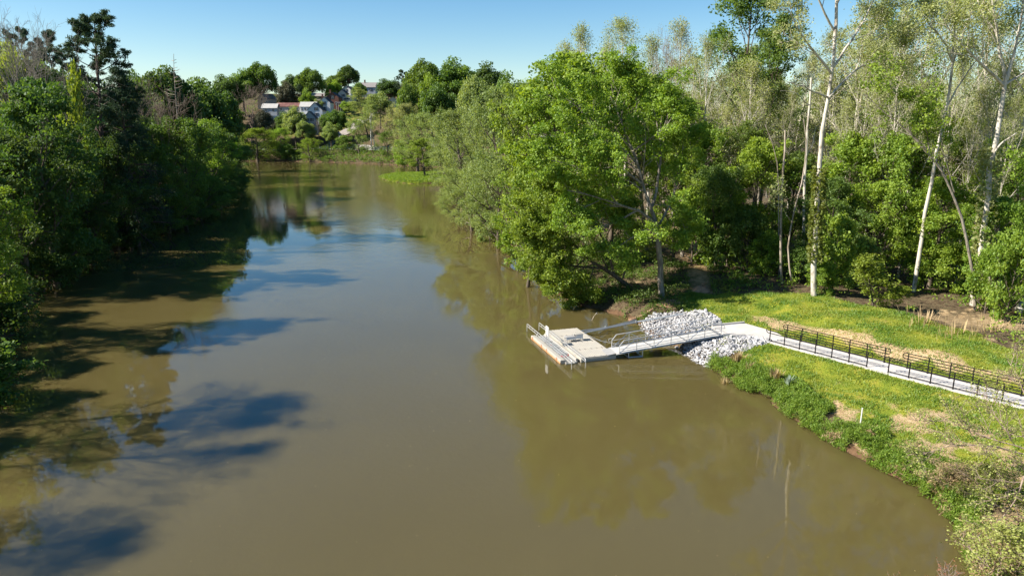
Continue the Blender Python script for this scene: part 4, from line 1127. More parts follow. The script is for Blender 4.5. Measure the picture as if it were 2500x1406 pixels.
b = base_px(1615, 728); Y = b[1]
hero("maple_tree", "big green tree with bare lower trunk leaning its crown over the water behind the dock", 201, b, [
    ([(1615, 728, Y), (1612, 640, Y), (1603, 545, Y + .2)], .34, .26, False),
    ([(1603, 550, Y + .2), (1575, 470, Y + .5), (1555, 400, Y + 1), (1530, 320, Y + 1.5), (1490, 235, Y + 2)], .22, .05, True),
    ([(1603, 548, Y), (1560, 512, Y - 1), (1510, 500, Y - 2), (1450, 480, Y - 3), (1385, 465, Y - 3.4)], .17, .04, True),
    ([(1592, 505, Y + .4), (1612, 430, Y + 1), (1615, 350, Y + 1.5), (1600, 280, Y + 2), (1585, 225, Y + 2.4)], .17, .04, True),
    ([(1568, 450, Y + .7), (1500, 400, Y - .5), (1430, 355, Y - 1), (1365, 320, Y - 1.5)], .14, .04, True),
    ([(1606, 555, Y + .2), (1640, 490, Y + 1.4), (1662, 420, Y + 2), (1668, 350, Y + 2.4)], .13, .04, True),
    ([(1555, 400, Y + 1), (1470, 310, Y + .5), (1400, 255, Y), (1350, 215, Y)], .12, .03, True),
    ([(1530, 320, Y + 1.5), (1560, 260, Y + 1.8), (1540, 210, Y + 2), (1520, 190, Y + 2)], .10, .03, True),
    ([(1560, 512, Y - 1), (1500, 545, Y - 2), (1440, 560, Y - 2.5), (1380, 560, Y - 3)], .12, .03, True),
    ([(1545, 370, Y + 1.2), (1600, 330, Y - .6), (1640, 300, Y - 1.0), (1650, 250, Y - 1)], .10, .03, True),
    ([(1603, 560, Y), (1570, 560, Y - 2), (1530, 590, Y - 3), (1480, 620, Y - 3.4)], .08, .03, True),
    ([(1600, 500, Y + .4), (1630, 500, Y - 1.2), (1660, 530, Y - 2), (1675, 570, Y - 2.2)], .08, .03, True),
    ([(1510, 500, Y - 2), (1450, 430, Y - 3), (1390, 400, Y - 3.4), (1330, 390, Y - 3.6)], .08, .03, True),
    ([(1575, 470, Y + .5), (1530, 440, Y - 2), (1480, 420, Y - 3), (1440, 390, Y - 3.5)], .08, .03, True),
], 'maple', 'bark_grey', limb_per=7, sub=6, tw=4, per=26, leaf=.22, sp=(.68, .68, .42), L1f=.55)

b = base_px(1545, 700); Y = b[1]
hero("leaning_tree", "low dark-trunked tree leaning out so its bright crown hangs to the water", 202, b, [
    ([(1545, 700, Y), (1500, 672, Y - .6), (1450, 645, Y - 1.4), (1400, 600, Y - 2.2), (1365, 540, Y - 2.6)], .26, .08, True),
    ([(1470, 655, Y - 1), (1400, 650, Y - 2), (1345, 645, Y - 2.5), (1292, 630, Y - 3)], .13, .04, True),
    ([(1500, 672, Y - .6), (1480, 600, Y - 1.2), (1440, 520, Y - 1.4), (1405, 445, Y - 1.6)], .15, .04, True),
    ([(1400, 600, Y - 2.2), (1340, 560, Y - 2.6), (1292, 505, Y - 3)], .11, .03, True),
    ([(1430, 630, Y - 1.6), (1385, 670, Y - 2.8), (1340, 695, Y - 3.4)], .10, .03, True),
    ([(1520, 680, Y - .4), (1540, 610, Y - .8), (1550, 550, Y - 1), (1540, 500, Y - 1)], .10, .03, True),
    ([(1480, 600, Y - 1.2), (1520, 560, Y - 2.2), (1500, 520, Y - 2.6)], .08, .03, True),
    ([(1450, 645, Y - 1.4), (1440, 690, Y - 2.6), (1400, 715, Y - 3.2)], .07, .03, True),
    ([(1365, 540, Y - 2.6), (1330, 480, Y - 3), (1320, 420, Y - 3.2)], .07, .03, True),
    ([(1400, 600, Y - 2.2), (1350, 600, Y - 3.4), (1300, 570, Y - 4)], .07, .03, True),
], 'maple', 'bark', limb_per=8, sub=6, tw=4, per=24, leaf=.21, sp=(.65, .65, .45), L1f=.6)

b = base_px(1988, 722); Y = b[1]
r_, st_, _ = hero("sycamore_tree", "tall white-trunked sycamore with ivy on its lower trunk at the lawn edge", 203, b, [
    ([(1988, 722, Y), (1986, 600, Y), (2000, 400, Y + .3), (2018, 260, Y + .5), (2032, 170, Y + .6), (2040, 60, Y + .8)], .32, .12, False),
    ([(2037, 100, Y + .7), (2045, -20, Y + .9), (2050, -130, Y + 1), (2054, -230, Y + 1)], .17, .05, .8),
    ([(2031, 182, Y + .6), (1992, 132, Y - .4), (1955, 85, Y - 1), (1922, 20, Y - 1.6)], .13, .04, True),
    ([(2021, 238, Y + .5), (1985, 226, Y - .5), (1955, 207, Y - 1), (1922, 201, Y - 1.5)], .10, .04, False),
    ([(2023, 240, Y + .5), (2062, 195, Y + 1.2), (2105, 158, Y + 1.6), (2150, 152, Y + 2), (2205, 130, Y + 2.3)], .14, .03, True),
    ([(2034, 165, Y + .6), (2072, 110, Y + 1.5), (2110, 50, Y + 2), (2150, -30, Y + 2.5)], .13, .03, True),
    ([(2040, 80, Y + .8), (2003, 15, Y), (1976, -60, Y - .5), (1955, -130, Y - 1)], .11, .03, True),
    ([(2043, 10, Y + .8), (2080, -60, Y + .5), (2110, -140, Y)], .10, .03, True),
], 'syc', 'bark_white', limb_per=7, sub=6, tw=4, per=11, leaf=.18, sp=(.7, .7, .55), L1f=.5)
ivy(r_, [np.array(at(1990, 640, Y)) - b, np.array(at(1995, 520, Y)) - b, np.array(at(2003, 410, Y)) - b], .40, 900, .24, 'ivy', "ivy", 5)

b = base_px(2230, 712); Y = b[1]
hero("sycamore_tree", "pinkish white sycamore leaning right with forked top, third pale trunk from the ivied one", 204, b, [
    ([(2230, 712, Y), (2246, 600, Y), (2262, 500, Y), (2281, 410, Y), (2301, 300, Y + .3), (2322, 215, Y + .4), (2326, 150, Y + .5)], .22, .11, False),
    ([(2326, 150, Y + .5), (2331, 60, Y + .6), (2335, -40, Y + .6), (2342, -140, Y + .7)], .13, .03, True),
    ([(2326, 152, Y + .5), (2300, 95, Y - .3), (2265, 55, Y - .8), (2235, 10, Y - 1)], .10, .03, True),
    ([(2325, 160, Y + .5), (2346, 100, Y + 1), (2372, 30, Y + 1.5), (2390, -50, Y + 2)], .10, .03, True),
    ([(2308, 265, Y + .3), (2350, 195, Y + 1), (2395, 135, Y + 1.4), (2430, 90, Y + 1.6)], .09, .03, True),
], 'syc', 'bark_white', limb_per=8, sub=6, tw=4, per=11, leaf=.18, sp=(.7, .7, .55), L1f=.55)

b = base_px(2376, 738); Y = b[1]
r_, st_, _ = hero("sycamore_tree", "broad forked white sycamore with vine-wrapped trunk near the right edge", 205, b, [
    ([(2376, 738, Y), (2394, 620, Y), (2409, 500, Y), (2425, 370, Y), (2446, 250, Y + .2), (2455, 195, Y + .2)], .30, .17, False),
    ([(2450, 210, Y + .2), (2410, 170, Y - .5), (2360, 122, Y - 1.2), (2325, 85, Y - 1.6), (2300, 40, Y - 2)], .15, .03, True),
    ([(2455, 200, Y + .2), (2441, 110, Y + .2), (2426, 30, Y), (2408, -70, Y)], .16, .04, True),
    ([(2457, 197, Y + .2), (2476, 130, Y + .5), (2492, 50, Y + .8), (2508, -60, Y + 1)], .16, .04, True),
    ([(2452, 208, Y + .2), (2492, 185, Y + 1), (2545, 150, Y + 1.5), (2590, 100, Y + 2)], .12, .03, True),
    ([(2436, 90, Y + .2), (2395, 30, Y + 1), (2370, -60, Y + 1.5)], .10, .03, True),
    ([(2425, 375, Y), (2450, 345, Y - .5), (2482, 325, Y - .8)], .09, .05, False),
], 'syc', 'bark_white', limb_per=8, sub=6, tw=4, per=12, leaf=.18, sp=(.7, .7, .55), L1f=.55)
ivy(r_, [np.array(at(2394, 640, Y)) - b, np.array(at(2409, 500, Y)) - b, np.array(at(2425, 360, Y)) - b], .5, 500, .26, 'syc', "vine", 6)

b = base_px(2382, 756); Y = b[1]
hero("leaning_tree", "slim grey tree bowing left over the brown clearing, crossing the pale sycamore", 206, b, [
    ([(2382, 756, Y), (2372, 640, Y), (2346, 520, Y), (2310, 430, Y), (2270, 380, Y + .3), (2215, 315, Y + .6)], .17, .07, False),
    ([(2300, 420, Y), (2235, 340, Y + .5), (2170, 280, Y + .8), (2110, 230, Y + 1)], .08, .03, True),
    ([(2270, 380, Y + .3), (2260, 310, Y), (2240, 240, Y)], .07, .02, True),
    ([(2330, 470, Y), (2300, 360, Y - .5), (2290, 300, Y - .6)], .06, .02, True),
], 'maple', 'bark_grey', limb_per=6, sub=5, tw=4, per=9, leaf=.22, sp=(.45, .45, .35), L1f=.6)

for label, seed, L, bark, leafy in [
    ("straight broken dead trunk without branches left of the ivied sycamore", 211, [([(1911, 692, 0), (1905, 600, 0), (1908, 480, 0), (1914, 380, 0), (1917, 318, 0)], .15, .09, False)], 'bark_dead', 0),
    ("thin crooked dead tree snaking up between the broken trunk and the ivied sycamore", 212, [([(1936, 694, 0), (1919, 620, 0), (1930, 540, 0), (1946, 470, 0), (1969, 400, 0), (1974, 340, 0.3), (1962, 290, .4)], .11, .04, False), ([(1930, 540, 0), (1905, 500, -.5), (1890, 470, -.8)], .03, .012, .7)], 'bark_dead', 5),
]:
    px_, py_, _z = L[0][0][0]; b = base_px(px_, py_); Y = b[1]
    L = [([(x, y, Y + dz) for x, y, dz in pts], a, c, lf) for pts, a, c, lf in L]
    hero("dead_tree", label, seed, b, L, 'syc', bark, per=leafy, limb_per=4, sub=4, tw=3, leaf=.18)
for label, seed, L, bark, leafy in [
    ("pale dead trunk snapped off at the top, just left behind the ivied sycamore", 213, [([(1962, 640, 80), (1965, 420, 80), (1973, 300, 80), (1981, 190, 80)], .22, .10, False), ([(1975, 260, 80), (1945, 225, 79.5), (1905, 222, 79)], .06, .03, False), ([(1966, 390, 80), (1985, 350, 80), (1992, 310, 80)], .06, .03, False)], 'bark_white', 0),
    ("dead bleached pole leaning left above the dark shrubs", 214, [([(1912, 560, 77), (1900, 390, 77), (1884, 345, 77), (1868, 305, 77)], .07, .04, False)], 'bark_dead', 0),
    ("slender pale tree forking into a small Y behind the ivied sycamore", 215, [([(2062, 600, 85), (2072, 450, 85), (2086, 330, 85), (2100, 200, 85)], .15, .08, False), ([(2100, 205, 85), (2080, 160, 85), (2065, 120, 85)], .06, .02, True), ([(2100, 205, 85), (2120, 172, 85), (2135, 120, 85)], .06, .02, True)], 'bark_white', 7),
]:
    b = np.array(at(*L[0][0][0])); b[2] = tz(b[0], b[1])
    L[0] = ([tuple(L[0][0][0])] + list(L[0][0][1:]), *L[0][1:])
    hero("dead_tree" if leafy == 0 else "sycamore_tree", label, seed, b, L, 'syc', bark, per=leafy, limb_per=5, sub=4, tw=3, leaf=.18)

TW = "tall trees of the wood behind the lawn"
for kind, px, top, Y, w, leaf, bark, label in [
    ('broadA', 1400, 128, 88, 17, 'maple', 'bark', "wide green crown rising highest behind the leaning waterside tree"),
    ('broadC', 1500, 155, 93, 14, 'maple', 'bark', "rounded green crown just right of the highest waterside crown"),
    ('broadB', 1325, 195, 96, 13, 'maple', 'bark', "green tree sloping down to the river left of the highest waterside crown"),
    ('tallA', 1600, 190, 90, 12, 'maple', 'bark_grey', "green tree directly behind the big tree with the bare lower trunk"),
    ('tallB', 1690, 210, 88, 10, 'maple', 'bark_grey', "narrow green tree at the left end of the wood, right of the trail gap"),
    ('sycC', 1420, 52, 128, 11, 'syc', 'bark_white', "pale feathery treetop, leftmost of those standing against the sky"),
    ('sycC', 1385, 95, 134, 9, 'syc', 'bark_white', "short pale treetop beside the leftmost feathery one against the sky"),
    ('sycB', 1545, 38, 126, 13, 'syc', 'bark_white', "broad pale feathery treetop against the sky above the big green tree"),
    ('sycC', 1600, 80, 131, 10, 'syc', 'bark_white', "small pale treetop tucked right of the broad feathery one"),
    ('sycC', 1480, 100, 136, 9, 'syc', 'bark_white', "low pale treetop between the two feathery ones against the sky"),
    ('bareA', 1640, 62, 116, 9, None, 'twig', "almost leafless twiggy tree against the sky left of the dark poplar"),
    ('sycC', 1668, 40, 122, 10, 'syc', 'bark_white', "pale thin tree hugging the left side of the dark poplar"),
    ('tallA', 1790, -75, 101, 15, 'oak', 'bark', "massive dark green poplar whose top leaves the picture"),
    ('tallB', 1885, 40, 98, 9, 'oak', 'bark', "dark green side crown at the right of the massive poplar"),
    ('sycA', 1745, 75, 90, 11, 'syc', 'bark_white', "yellow-green sycamore in front of the massive dark poplar"),
    ('sycC', 1700, 130, 96, 8, 'syc', 'bark_white', "slim white trunk left of the yellow-green sycamore"),
    ('sycC', 1842, 135, 86, 8, 'syc', 'bark_white', "slim olive tree below the right side of the massive poplar"),
    ('sycA', 1955, 130, 106, 12, 'syc', 'bark_white', "pale olive crown behind the broken white trunk"),
    ('sycB', 2105, -5, 86, 13, 'syc', 'bark_white', "pale leafy sycamore just right of the ivied sycamore's top"),
    ('tallB', 2185, 10, 94, 11, 'oak', 'bark', "darker green crown between the ivied and the leaning pinkish sycamores"),
    ('sycA', 2235, -30, 80, 12, 'syc', 'bark_white', "pale olive treetop left of the forked pinkish sycamore"),
    ('sycB', 2280, -50, 92, 12, 'syc', 'bark_white', "hazy pale crown behind the forked pinkish sycamore"),
    ('sycA', 2385, -40, 82, 13, 'syc', 'bark_white', "pale crown filling the gap between the two forked sycamores"),
    ('sycB', 2470, -70, 86, 13, 'syc', 'bark_white', "pale crown behind the broad forked sycamore"),
    ('sycA', 2560, -60, 72, 14, 'syc', 'bark_white', "pale sycamore crown cut by the right edge of the picture"),
    ('sycB', 2060, 60, 104, 12, 'syc', 'bark_white', "thin pale crown showing sky behind the ivied sycamore"),
    ('sycC', 1915, 205, 96, 7, 'syc', 'bark_grey', "small olive tree in the sky notch below the poplar"),
    ('sycC', 1682, 215, 100, 6, 'syc', 'bark_white', "slim white trunk deep in shade behind the trail, the left of a pair"),
    ('sycC', 1730, 200, 104, 6, 'syc', 'bark_white', "slim white trunk deep in shade behind the trail, the right of a pair"),
    ('sycC', 1805, 190, 108, 7, 'syc', 'bark_white', "white trunk standing in the dark gap above the brush pile"),
]:
    tree_px(kind, px, top, Y, w, leaf, bark, "sycamore_tree" if 'syc' in kind else ("bare_tree" if 'bare' in kind else "broadleaf_tree"), label, TW)

MG = "leafy understorey trees of the wood behind the lawn"
for kind, px, top, Y, w, leaf, label in [
    ('broadB', 1725, 300, 86, 9, 'maple', "mid-height green tree right of the trail mouth"),
    ('tallB', 1800, 290, 84, 8, 'oak', "dark narrow understorey tree behind the brush pile"),
    ('broadA', 1858, 335, 82, 9, 'maple', "bright understorey crown left of the broken dead trunk"),
    ('broadB', 1945, 370, 84, 9, 'oak', "dark understorey crown between broken trunk and ivied sycamore"),
    ('broadA', 2085, 320, 80, 10, 'maple', "bright understorey crown right of the ivied sycamore's trunk"),
    ('broadC', 2165, 320, 77, 11, 'maple', "wide green understorey crown left of the leaning pinkish sycamore"),
    ('broadB', 2240, 300, 84, 10, 'oak', "shaded green crown behind the leaning pinkish sycamore's trunk"),
    ('broadA', 2335, 285, 78, 10, 'lime', "lime green understorey crown left of the vine-wrapped trunk"),
    ('broadB', 2440, 330, 74, 9, 'maple', "bright green crown right of the vine-wrapped trunk"),
    ('broadC', 2520, 340, 68, 10, 'maple', "green understorey crown cut by the right picture edge"),
    ('broadA', 2305, 430, 71, 8, 'maple', "low leafy tree behind the crossing trunks of the clearing"),
    ('broadB', 2140, 440, 74, 8, 'maple', "low leafy tree left of the brown clearing"),
    ('broadA', 2040, 430, 74, 7, 'oak', "low shaded tree touching the ivied sycamore on its right"),
    ('broadB', 2455, 480, 64, 7, 'maple', "low leafy tree over the cut stump at the right edge"),
    ('broadC', 1765, 400, 80, 8, 'oak', "dark low tree over the shaded brush"),
    ('broadB', 1660, 330, 84, 8, 'maple', "leafy tree closing the trail gap behind the bare-trunked big tree"),
    ('broadC', 1290, 400, 83, 9, 'maple', "blue-green bushy tree on the bank left of the water-hanging crown"),
]:
    tree_px(kind, px, top, Y, w, leaf, 'bark', "understorey_tree", label, MG)

SH = "shrubs and saplings at the wood's edge"
for kind, px, top, Y, w, leaf, label in [
    ('bushA', 2052, 520, 68.3, 5.0, 'maple', "tall bright shrub right of the ivied sycamore's foot"),
    ('bushB', 2020, 640, 66.6, 3.0, 'maple', "small bright shrub at the lawn edge below the tall bright shrub"),
    ('sapling', 2148, 615, 61.8, 3.8, 'lime', "bright twin sapling standing alone at the lawn edge"),
    ('sapling', 2185, 690, 61.9, 2.4, 'lime', "shorter sapling beside the lone twin sapling"),
    ('bushB', 1700, 445, 82, 7.0, 'maple', "dark leafy shrub right of the dirt trail"),
    ('bushA', 1770, 470, 80, 6.0, 'oak', "shaded shrub over the pile of bare canes"),
    ('bushB', 1835, 510, 79, 6.0, 'oak', "shaded shrub left of the broken dead trunk's foot"),
    ('bushA', 1880, 560, 77, 4.5, 'maple', "sunlit shrub touching the broken dead trunk"),
    ('bushB', 2105, 570, 70, 4.5, 'oak', "shaded shrub behind the lone twin sapling"),
    ('bushA', 2275, 570, 72, 5.0, 'maple', "sunlit shrub between the two crossing trunks"),
    ('bushB', 2335, 590, 69, 5.0, 'maple', "sunlit shrub just left of the bowing grey trunk"),
    ('bushA', 2430, 600, 62, 4.5, 'brush', "bright shrub behind the broken white stub"),
    ('bushB', 2490, 560, 59, 5.0, 'brush', "bright shrub at the right edge above the cut stump"),
    ('bushA', 1960, 600, 73, 4.0, 'oak', "dark shrub squeezed left of the ivied sycamore's trunk"),
]:
    tree_px(kind, px, top, Y, w, leaf, 'bark', "shrub" if 'bush' in kind else "sapling", label, SH, "shrub" if 'bush' in kind else "sapling")

for i, (px, top, Y, w) in enumerate([(1712, 235, 92, 5), (1762, 170, 94, 6), (1778, 250, 89, 5), (1822, 215, 91, 5), (1868, 190, 88, 6), (1938, 205, 90, 5), (2030, 150, 88, 6), (2075, 235, 80, 5), (2128, 110, 82, 6), (2155, 200, 79, 5), (2205, 120, 77, 6), (2255, 190, 76, 5), (2350, 130, 75, 6), (2402, 205, 73, 5), (2462, 130, 72, 6), (2488, 220, 68, 5)]):
    tree_px('sycC', px, top, Y, w, 'syc', 'bark_white', "slender_tree", ("first second third fourth fifth sixth seventh eighth ninth tenth eleventh twelfth thirteenth fourteenth fifteenth sixteenth".split())[i] + " slender pale trunk of the wood, counted from the trail to the right edge", "slender pale trunks of the wood")
# trees deep in the wood that nothing tells apart
k = 0
for Y, pxs in ((112, range(1660, 2620, 74)), (134, range(1620, 2640, 92)), (158, range(1560, 2660, 110))):
    for px in pxs:
        k += 1
        kind = ('tallA', 'tallB', 'sycA', 'sycC')[k % 4]
        tree_px(kind, px + RT.uniform(-20, 20), RT.uniform(110, 240), Y + RT.uniform(-6, 6), RT.uniform(8, 11), ('willow', 'maple', 'syc', 'syc')[k % 4], 'bark_grey', "woodland_tree",
                "background tree deep in the wood behind the lawn", "trees deep in the wood behind the lawn")

RB = "pale trees hanging over the right bank"
for kind, px, top, Y, w, leaf, label in [
    ('willowA', 1240, 205, 116, 15, 'willow', "tall pale-leaved bank tree next to the highest waterside crown"),
    ('willowB', 1180, 245, 140, 16, 'willow', "pale fine-leaved bank tree, second from the highest waterside crown"),
    ('willowA', 1125, 265, 168, 17, 'willow', "pale fine-leaved bank tree behind the leaning ones"),
    ('willowB', 1112, 330, 190, 14, 'willow', "grey-green bank tree above the base of the grassy spit"),
    ('willowA', 1215, 380, 112, 13, 'willow', "lower fine-leaved tree with bare twigs right of the bend"),
    ('willowB', 1150, 405, 130, 14, 'willow', "fine-leaved tree bending low over the water at the bend"),
    ('willowA', 1118, 450, 142, 10, 'willow', "lowest branchy tree trailing into the water at the bend"),
    ('willowB', 1110, 300, 222, 14, 'willow', "pale bank tree behind the grassy spit"),
    ('willowA', 1015, 275, 312, 22, 'willow', "pale spreading tree beyond the backwater"),
    ('broadB', 1100, 300, 262, 18, 'willow', "rounded light green tree between spit and hillside oaks"),
    ('bareB', 1262, 430, 104, 8, None, "grey leafless thicket tree on the bank among pale leaves"),
    ('bushB', 1195, 515, 118, 7, 'willow', "small pale bush at the muddy edge of the right bank"),
    ('bushA', 1265, 545, 92, 6, 'maple', "green bush on the bank below the leafless thicket"),
]:
    tree_px(kind, px, top, Y, w, leaf, 'bark' if leaf else 'twig', "bank_tree" if 'bush' not in kind else "shrub", label, RB, lean=(0, -0.06) if Y < 200 and 'will' in kind else (0, 0), cat="shrub" if 'bush' in kind else "tree")
b = np.array(at(1037, 427, 272)); zg = tz(b[0], 272)
plant('broadA', b[0], 272, zg, at(1015, 337, 272)[2] - zg, 13, 'maple', 'bark', "spit_tree", "single bright green tree leaning left on the grassy spit", "tree", None, 1.0, (0, -0.12))

# ------------------------------------------------------------------ left bank
LB = "trees on the wooded left bank"
for kind, X, Y, h, w, leaf, label in [
    ('sycB', -44, 25, 17, 10, 'oak', "unseen bank tree casting the nearest round shadow on the water"),
    ('sycA', -45, 36.5, 20.5, 14, 'oak', "bank tree just outside the frame casting the long streaky shadow"),
    ('sycB', -46.5, 39.5, 19.5, 12, 'oak', "sparse bank tree added outside the frame, thickening the farther side of the long streaky shadow"),  # added beside the tree above so the long shadow falls denser
    ('sycA', -46, 33.5, 18.5, 12, 'oak', "sparse bank tree added outside the frame, thickening the nearer side of the long streaky shadow"),  # also unseen, added to thicken the same shadow
    ('broadC', -53, 61, 20, 10, 'oak', "bank tree outside the left edge casting the dark blue shadow"),
    ('broadB', -46.5, 57.5, 13.5, 10.5, 'maple', "sunlit green tree at the left picture edge hanging over the water"),
    ('bushB', -38.5, 46, 5, 8, 'oak', "low bush on the left bank beneath the sunlit edge tree"),
    ('bushA', -44.5, 52, 6, 8, 'oak', "dense bush filling the bank under the sunlit edge tree"),
]:
    plant(kind, X, Y, tz(X, Y), h, w, leaf, 'bark', "bank_tree" if 'bush' not in kind else "shrub", label, "shrub" if 'bush' in kind else "tree", LB)
for kind, px, top, Y, w, leaf, bark, name, label in [
    ('pineA', 205, 28, 115, 16, 'pine', 'bark_pine', "pine_tree", "tallest dark pine standing clear against the sky on the left bank"),
    ('conifer', 285, 165, 113, 12, 'pine', 'bark_pine', "evergreen_tree", "drooping dark evergreen leaning right below the tallest pine"),
    ('pineB', 41, 64, 138, 9, 'pine', 'bark_pine', "pine_tree", "dark pine top behind bare twigs near the left edge"),
    ('pineB', 113, 72, 141, 9, 'pine', 'bark_pine', "pine_tree", "dark pine top between the left edge and the tallest pine"),
    ('bareB', 92, 35, 104, 17, None, 'bark_grey', "bare_tree", "leafless spreading tree against the sky left of the tallest pine"),
    ('bareA', 10, 18, 112, 15, None, 'bark_grey', "bare_tree", "leafless tree at the upper left corner"),
    ('oakC', 35, 110, 125, 11, 'lime', 'bark', "broadleaf_tree", "yellow-green tree glowing below the leafless corner tree"),
    ('sapling', 176, 150, 103, 3.4, 'lime', 'bark', "young_tree", "bright lime young tree left of the tallest pine's trunk"),
    ('sapling', 152, 275, 97, 3.4, 'lime', 'bark', "young_tree", "lime sapling lower on the slope below the bright lime one"),
    ('broadB', 62, 192, 82, 15, 'deep', 'bark', "broadleaf_tree", "large full green tree at the left edge below the pines"),
    ('broadA', 140, 300, 97, 13, 'deep', 'bark', "broadleaf_tree", "shaded green tree at the foot of the tallest pine"),
    ('bareB', 370, 200, 136, 14, None, 'twig', "bare_tree", "grey leafless tree with tangled limbs between evergreen and dead spire"),
    ('bareA', 325, 182, 146, 11, None, 'twig', "bare_tree", "pale budding leafless tree just right of the drooping evergreen"),
    ('oakA', 388, 168, 182, 17, 'deep', 'bark', "broadleaf_tree", "dark crown on the skyline behind the dead spire"),
    ('oakB', 478, 200, 214, 20, 'deep', 'bark', "broadleaf_tree", "dark crown on the skyline right of the dead spire"),
    ('oakC', 340, 178, 196, 14, 'deep', 'bark', "broadleaf_tree", "dark crown on the skyline left of the dead spire"),
    ('broadA', 330, 300, 122, 13, 'oak', 'bark', "bank_tree", "shaded bank tree right of the drooping evergreen's foot"),
    ('broadC', 425, 285, 136, 14, 'oak', 'bark', "bank_tree", "green bank tree below the dead spire"),
    ('broadB', 510, 292, 172, 14, 'maple', 'bark', "bank_tree", "yellow-green sunlit bank tree at the far end of the left wood"),
    ('broadA', 548, 325, 206, 15, 'oak', 'bark', "bank_tree", "last bank tree of the left wood where the river opens"),
    ('broadB', 470, 330, 152, 13, 'oak', 'bark', "bank_tree", "dark green bank tree left of the yellow-green one"),
    ('broadC', 255, 335, 109, 12, 'deep', 'bark', "bank_tree", "deep shaded bank tree under the drooping evergreen"),
    ('broadB', 165, 370, 96, 12, 'deep', 'bark', "bank_tree", "deep shaded bank tree under the tallest pine"),
    ('broadA', 85, 385, 87, 10, 'deep', 'bark', "bank_tree", "deep shaded tree behind the sunlit edge tree"),
    ('willowB', 300, 430, 110, 10, 'deep', 'bark', "bank_tree", "low dark tree over the water where pale fallen twigs lie"),
    ('willowA', 395, 405, 127, 12, 'oak', 'bark', "bank_tree", "low dark tree with feathery boughs over the water"),
    ('willowB', 478, 415, 147, 12, 'oak', 'bark', "bank_tree", "low tree with feathery boughs near the far end of the left wood"),
    ('willowA', 530, 395, 178, 12, 'oak', 'bark', "bank_tree", "low overhanging tree beside the dark reflection edge"),
    ('willowB', 205, 480, 97, 9, 'deep', 'bark', "bank_tree", "low dark tree sweeping over the shaded water"),
    ('willowA', 125, 545, 86, 8, 'deep', 'bark', "bank_tree", "lowest dark bough tree right of the sunlit edge tree"),
    ('oakA', 15, 150, 132, 14, 'oak', 'bark', "broadleaf_tree", "green crown behind the yellow-green tree at the left edge"),
    ('oakC', 125, 160, 128, 13, 'oak', 'bark', "broadleaf_tree", "mottled green crown under the dark pine tops"),
    ('oakB', 240, 205, 142, 13, 'deep', 'bark', "broadleaf_tree", "dark crown seen through the tallest pine's boughs"),
    ('oakA', 305, 220, 155, 13, 'deep', 'bark', "broadleaf_tree", "dark crown seen behind the drooping evergreen's tip"),
    ('oakC', 452, 195, 262, 22, 'deep', 'bark', "broadleaf_tree", "far dark crown on the skyline above the yellow-green bank tree"),
    ('oakA', 520, 215, 305, 22, 'deep', 'bark', "broadleaf_tree", "far dark crown where the left wood meets the far hillside"),
    ('oakB', 500, 258, 246, 18, 'oak', 'bark', "broadleaf_tree", "green crown behind the yellow-green bank tree"),
    ('broadB', 556, 300, 262, 17, 'deep', 'bark', "bank_tree", "dark bank tree beyond the last one of the left wood"),
    ('broadA', 20, 330, 78, 10, 'deep', 'bark', "bank_tree", "shaded tree above the sunlit edge tree"),
]:
    tree_px(kind, px, top, Y, w, leaf, bark, name, label, LB, lean=(0, 0.07) if 'willow' in kind else (0, 0))
ORD = ("first second third fourth fifth sixth seventh eighth ninth tenth eleventh twelfth thirteenth fourteenth fifteenth sixteenth seventeenth eighteenth nineteenth twentieth twenty-first twenty-second twenty-third twenty-fourth twenty-fifth twenty-sixth twenty-seventh twenty-eighth").split()
def left_x(Yb): return float(np.interp(Yb, [10, 26, 36, 45, 56, 83, 117, 144, 175, 240, 306, 345], [-31, -33, -35, -38.5, -43.6, -57.6, -64, -65.4, -71, -95, -123, -165]))
for i, Yt in enumerate([62, 68, 74, 80, 86, 92, 98, 104, 110, 116, 122, 128, 134, 140, 147, 154, 162, 170, 180, 192, 205, 220, 238, 258]):
    X = left_x(Yt) + RT.uniform(-1.2, .8) - (2.0 if Yt < 76 else 0); g = 1 + (Yt - 60) / 240
    plant(('bushA', 'bushB', 'willowB', 'bushB')[i % 4], X, Yt, max(tz(X, Yt), 0) - .3, RT.uniform(4.2, 6.5) * g, RT.uniform(5.5, 7.2) * g, 'deep', 'bark', "waterline_shrub",
          ORD[i] + " dark shrub of the left waterline, counted from the sunlit edge tree", "shrub", "shrubs crowding the left waterline")
for i, Yt in enumerate([80, 88, 95, 102, 110, 118, 126, 134, 143, 152, 163, 176, 190]):
    X = left_x(Yt) - RT.uniform(4, 7)
    plant(('broadA', 'tallB', 'broadC', 'broadB')[i % 4], X, Yt, tz(X, Yt), RT.uniform(15, 19), RT.uniform(10, 12), ('deep', 'deep', 'oak')[i % 3], 'bark', "bank_tree",
          ORD[i] + " shaded tree in the front row of the left wood, counted from the near end", "tree", "front row of the left wood")
k = 0
for Yb in range(18, 330, 13):  # rows added uphill, mostly unseen, to put the left bank in shade
    sx_ = float(np.interp(Yb, [10, 26, 36, 45, 56, 83, 117, 144, 175, 240, 306, 345], [-31, -33, -35, -38.5, -43.6, -57.6, -64, -65.4, -71, -95, -123, -165]))
    for off in (17, 28, 41):
        if Yb < 75 and off < 20: continue
        k += 1; X = sx_ - off + RT.uniform(-4, 4); Yt = Yb + RT.uniform(-4, 4)
        plant(('broadA', 'tallB', 'broadB', 'tallA', 'broadC')[k % 5], X, Yt, tz(X, Yt), RT.uniform(12, 16), RT.uniform(9, 12), ('oak', 'deep', 'oak')[k % 3], 'bark', "woodland_tree",
              "background tree up the slope inside the left wood, added to shade the bank", "tree", "trees up the slope inside the left wood")
Y = 152; b = np.array(at(430, 300, Y)); b[2] = tz(b[0], Y)
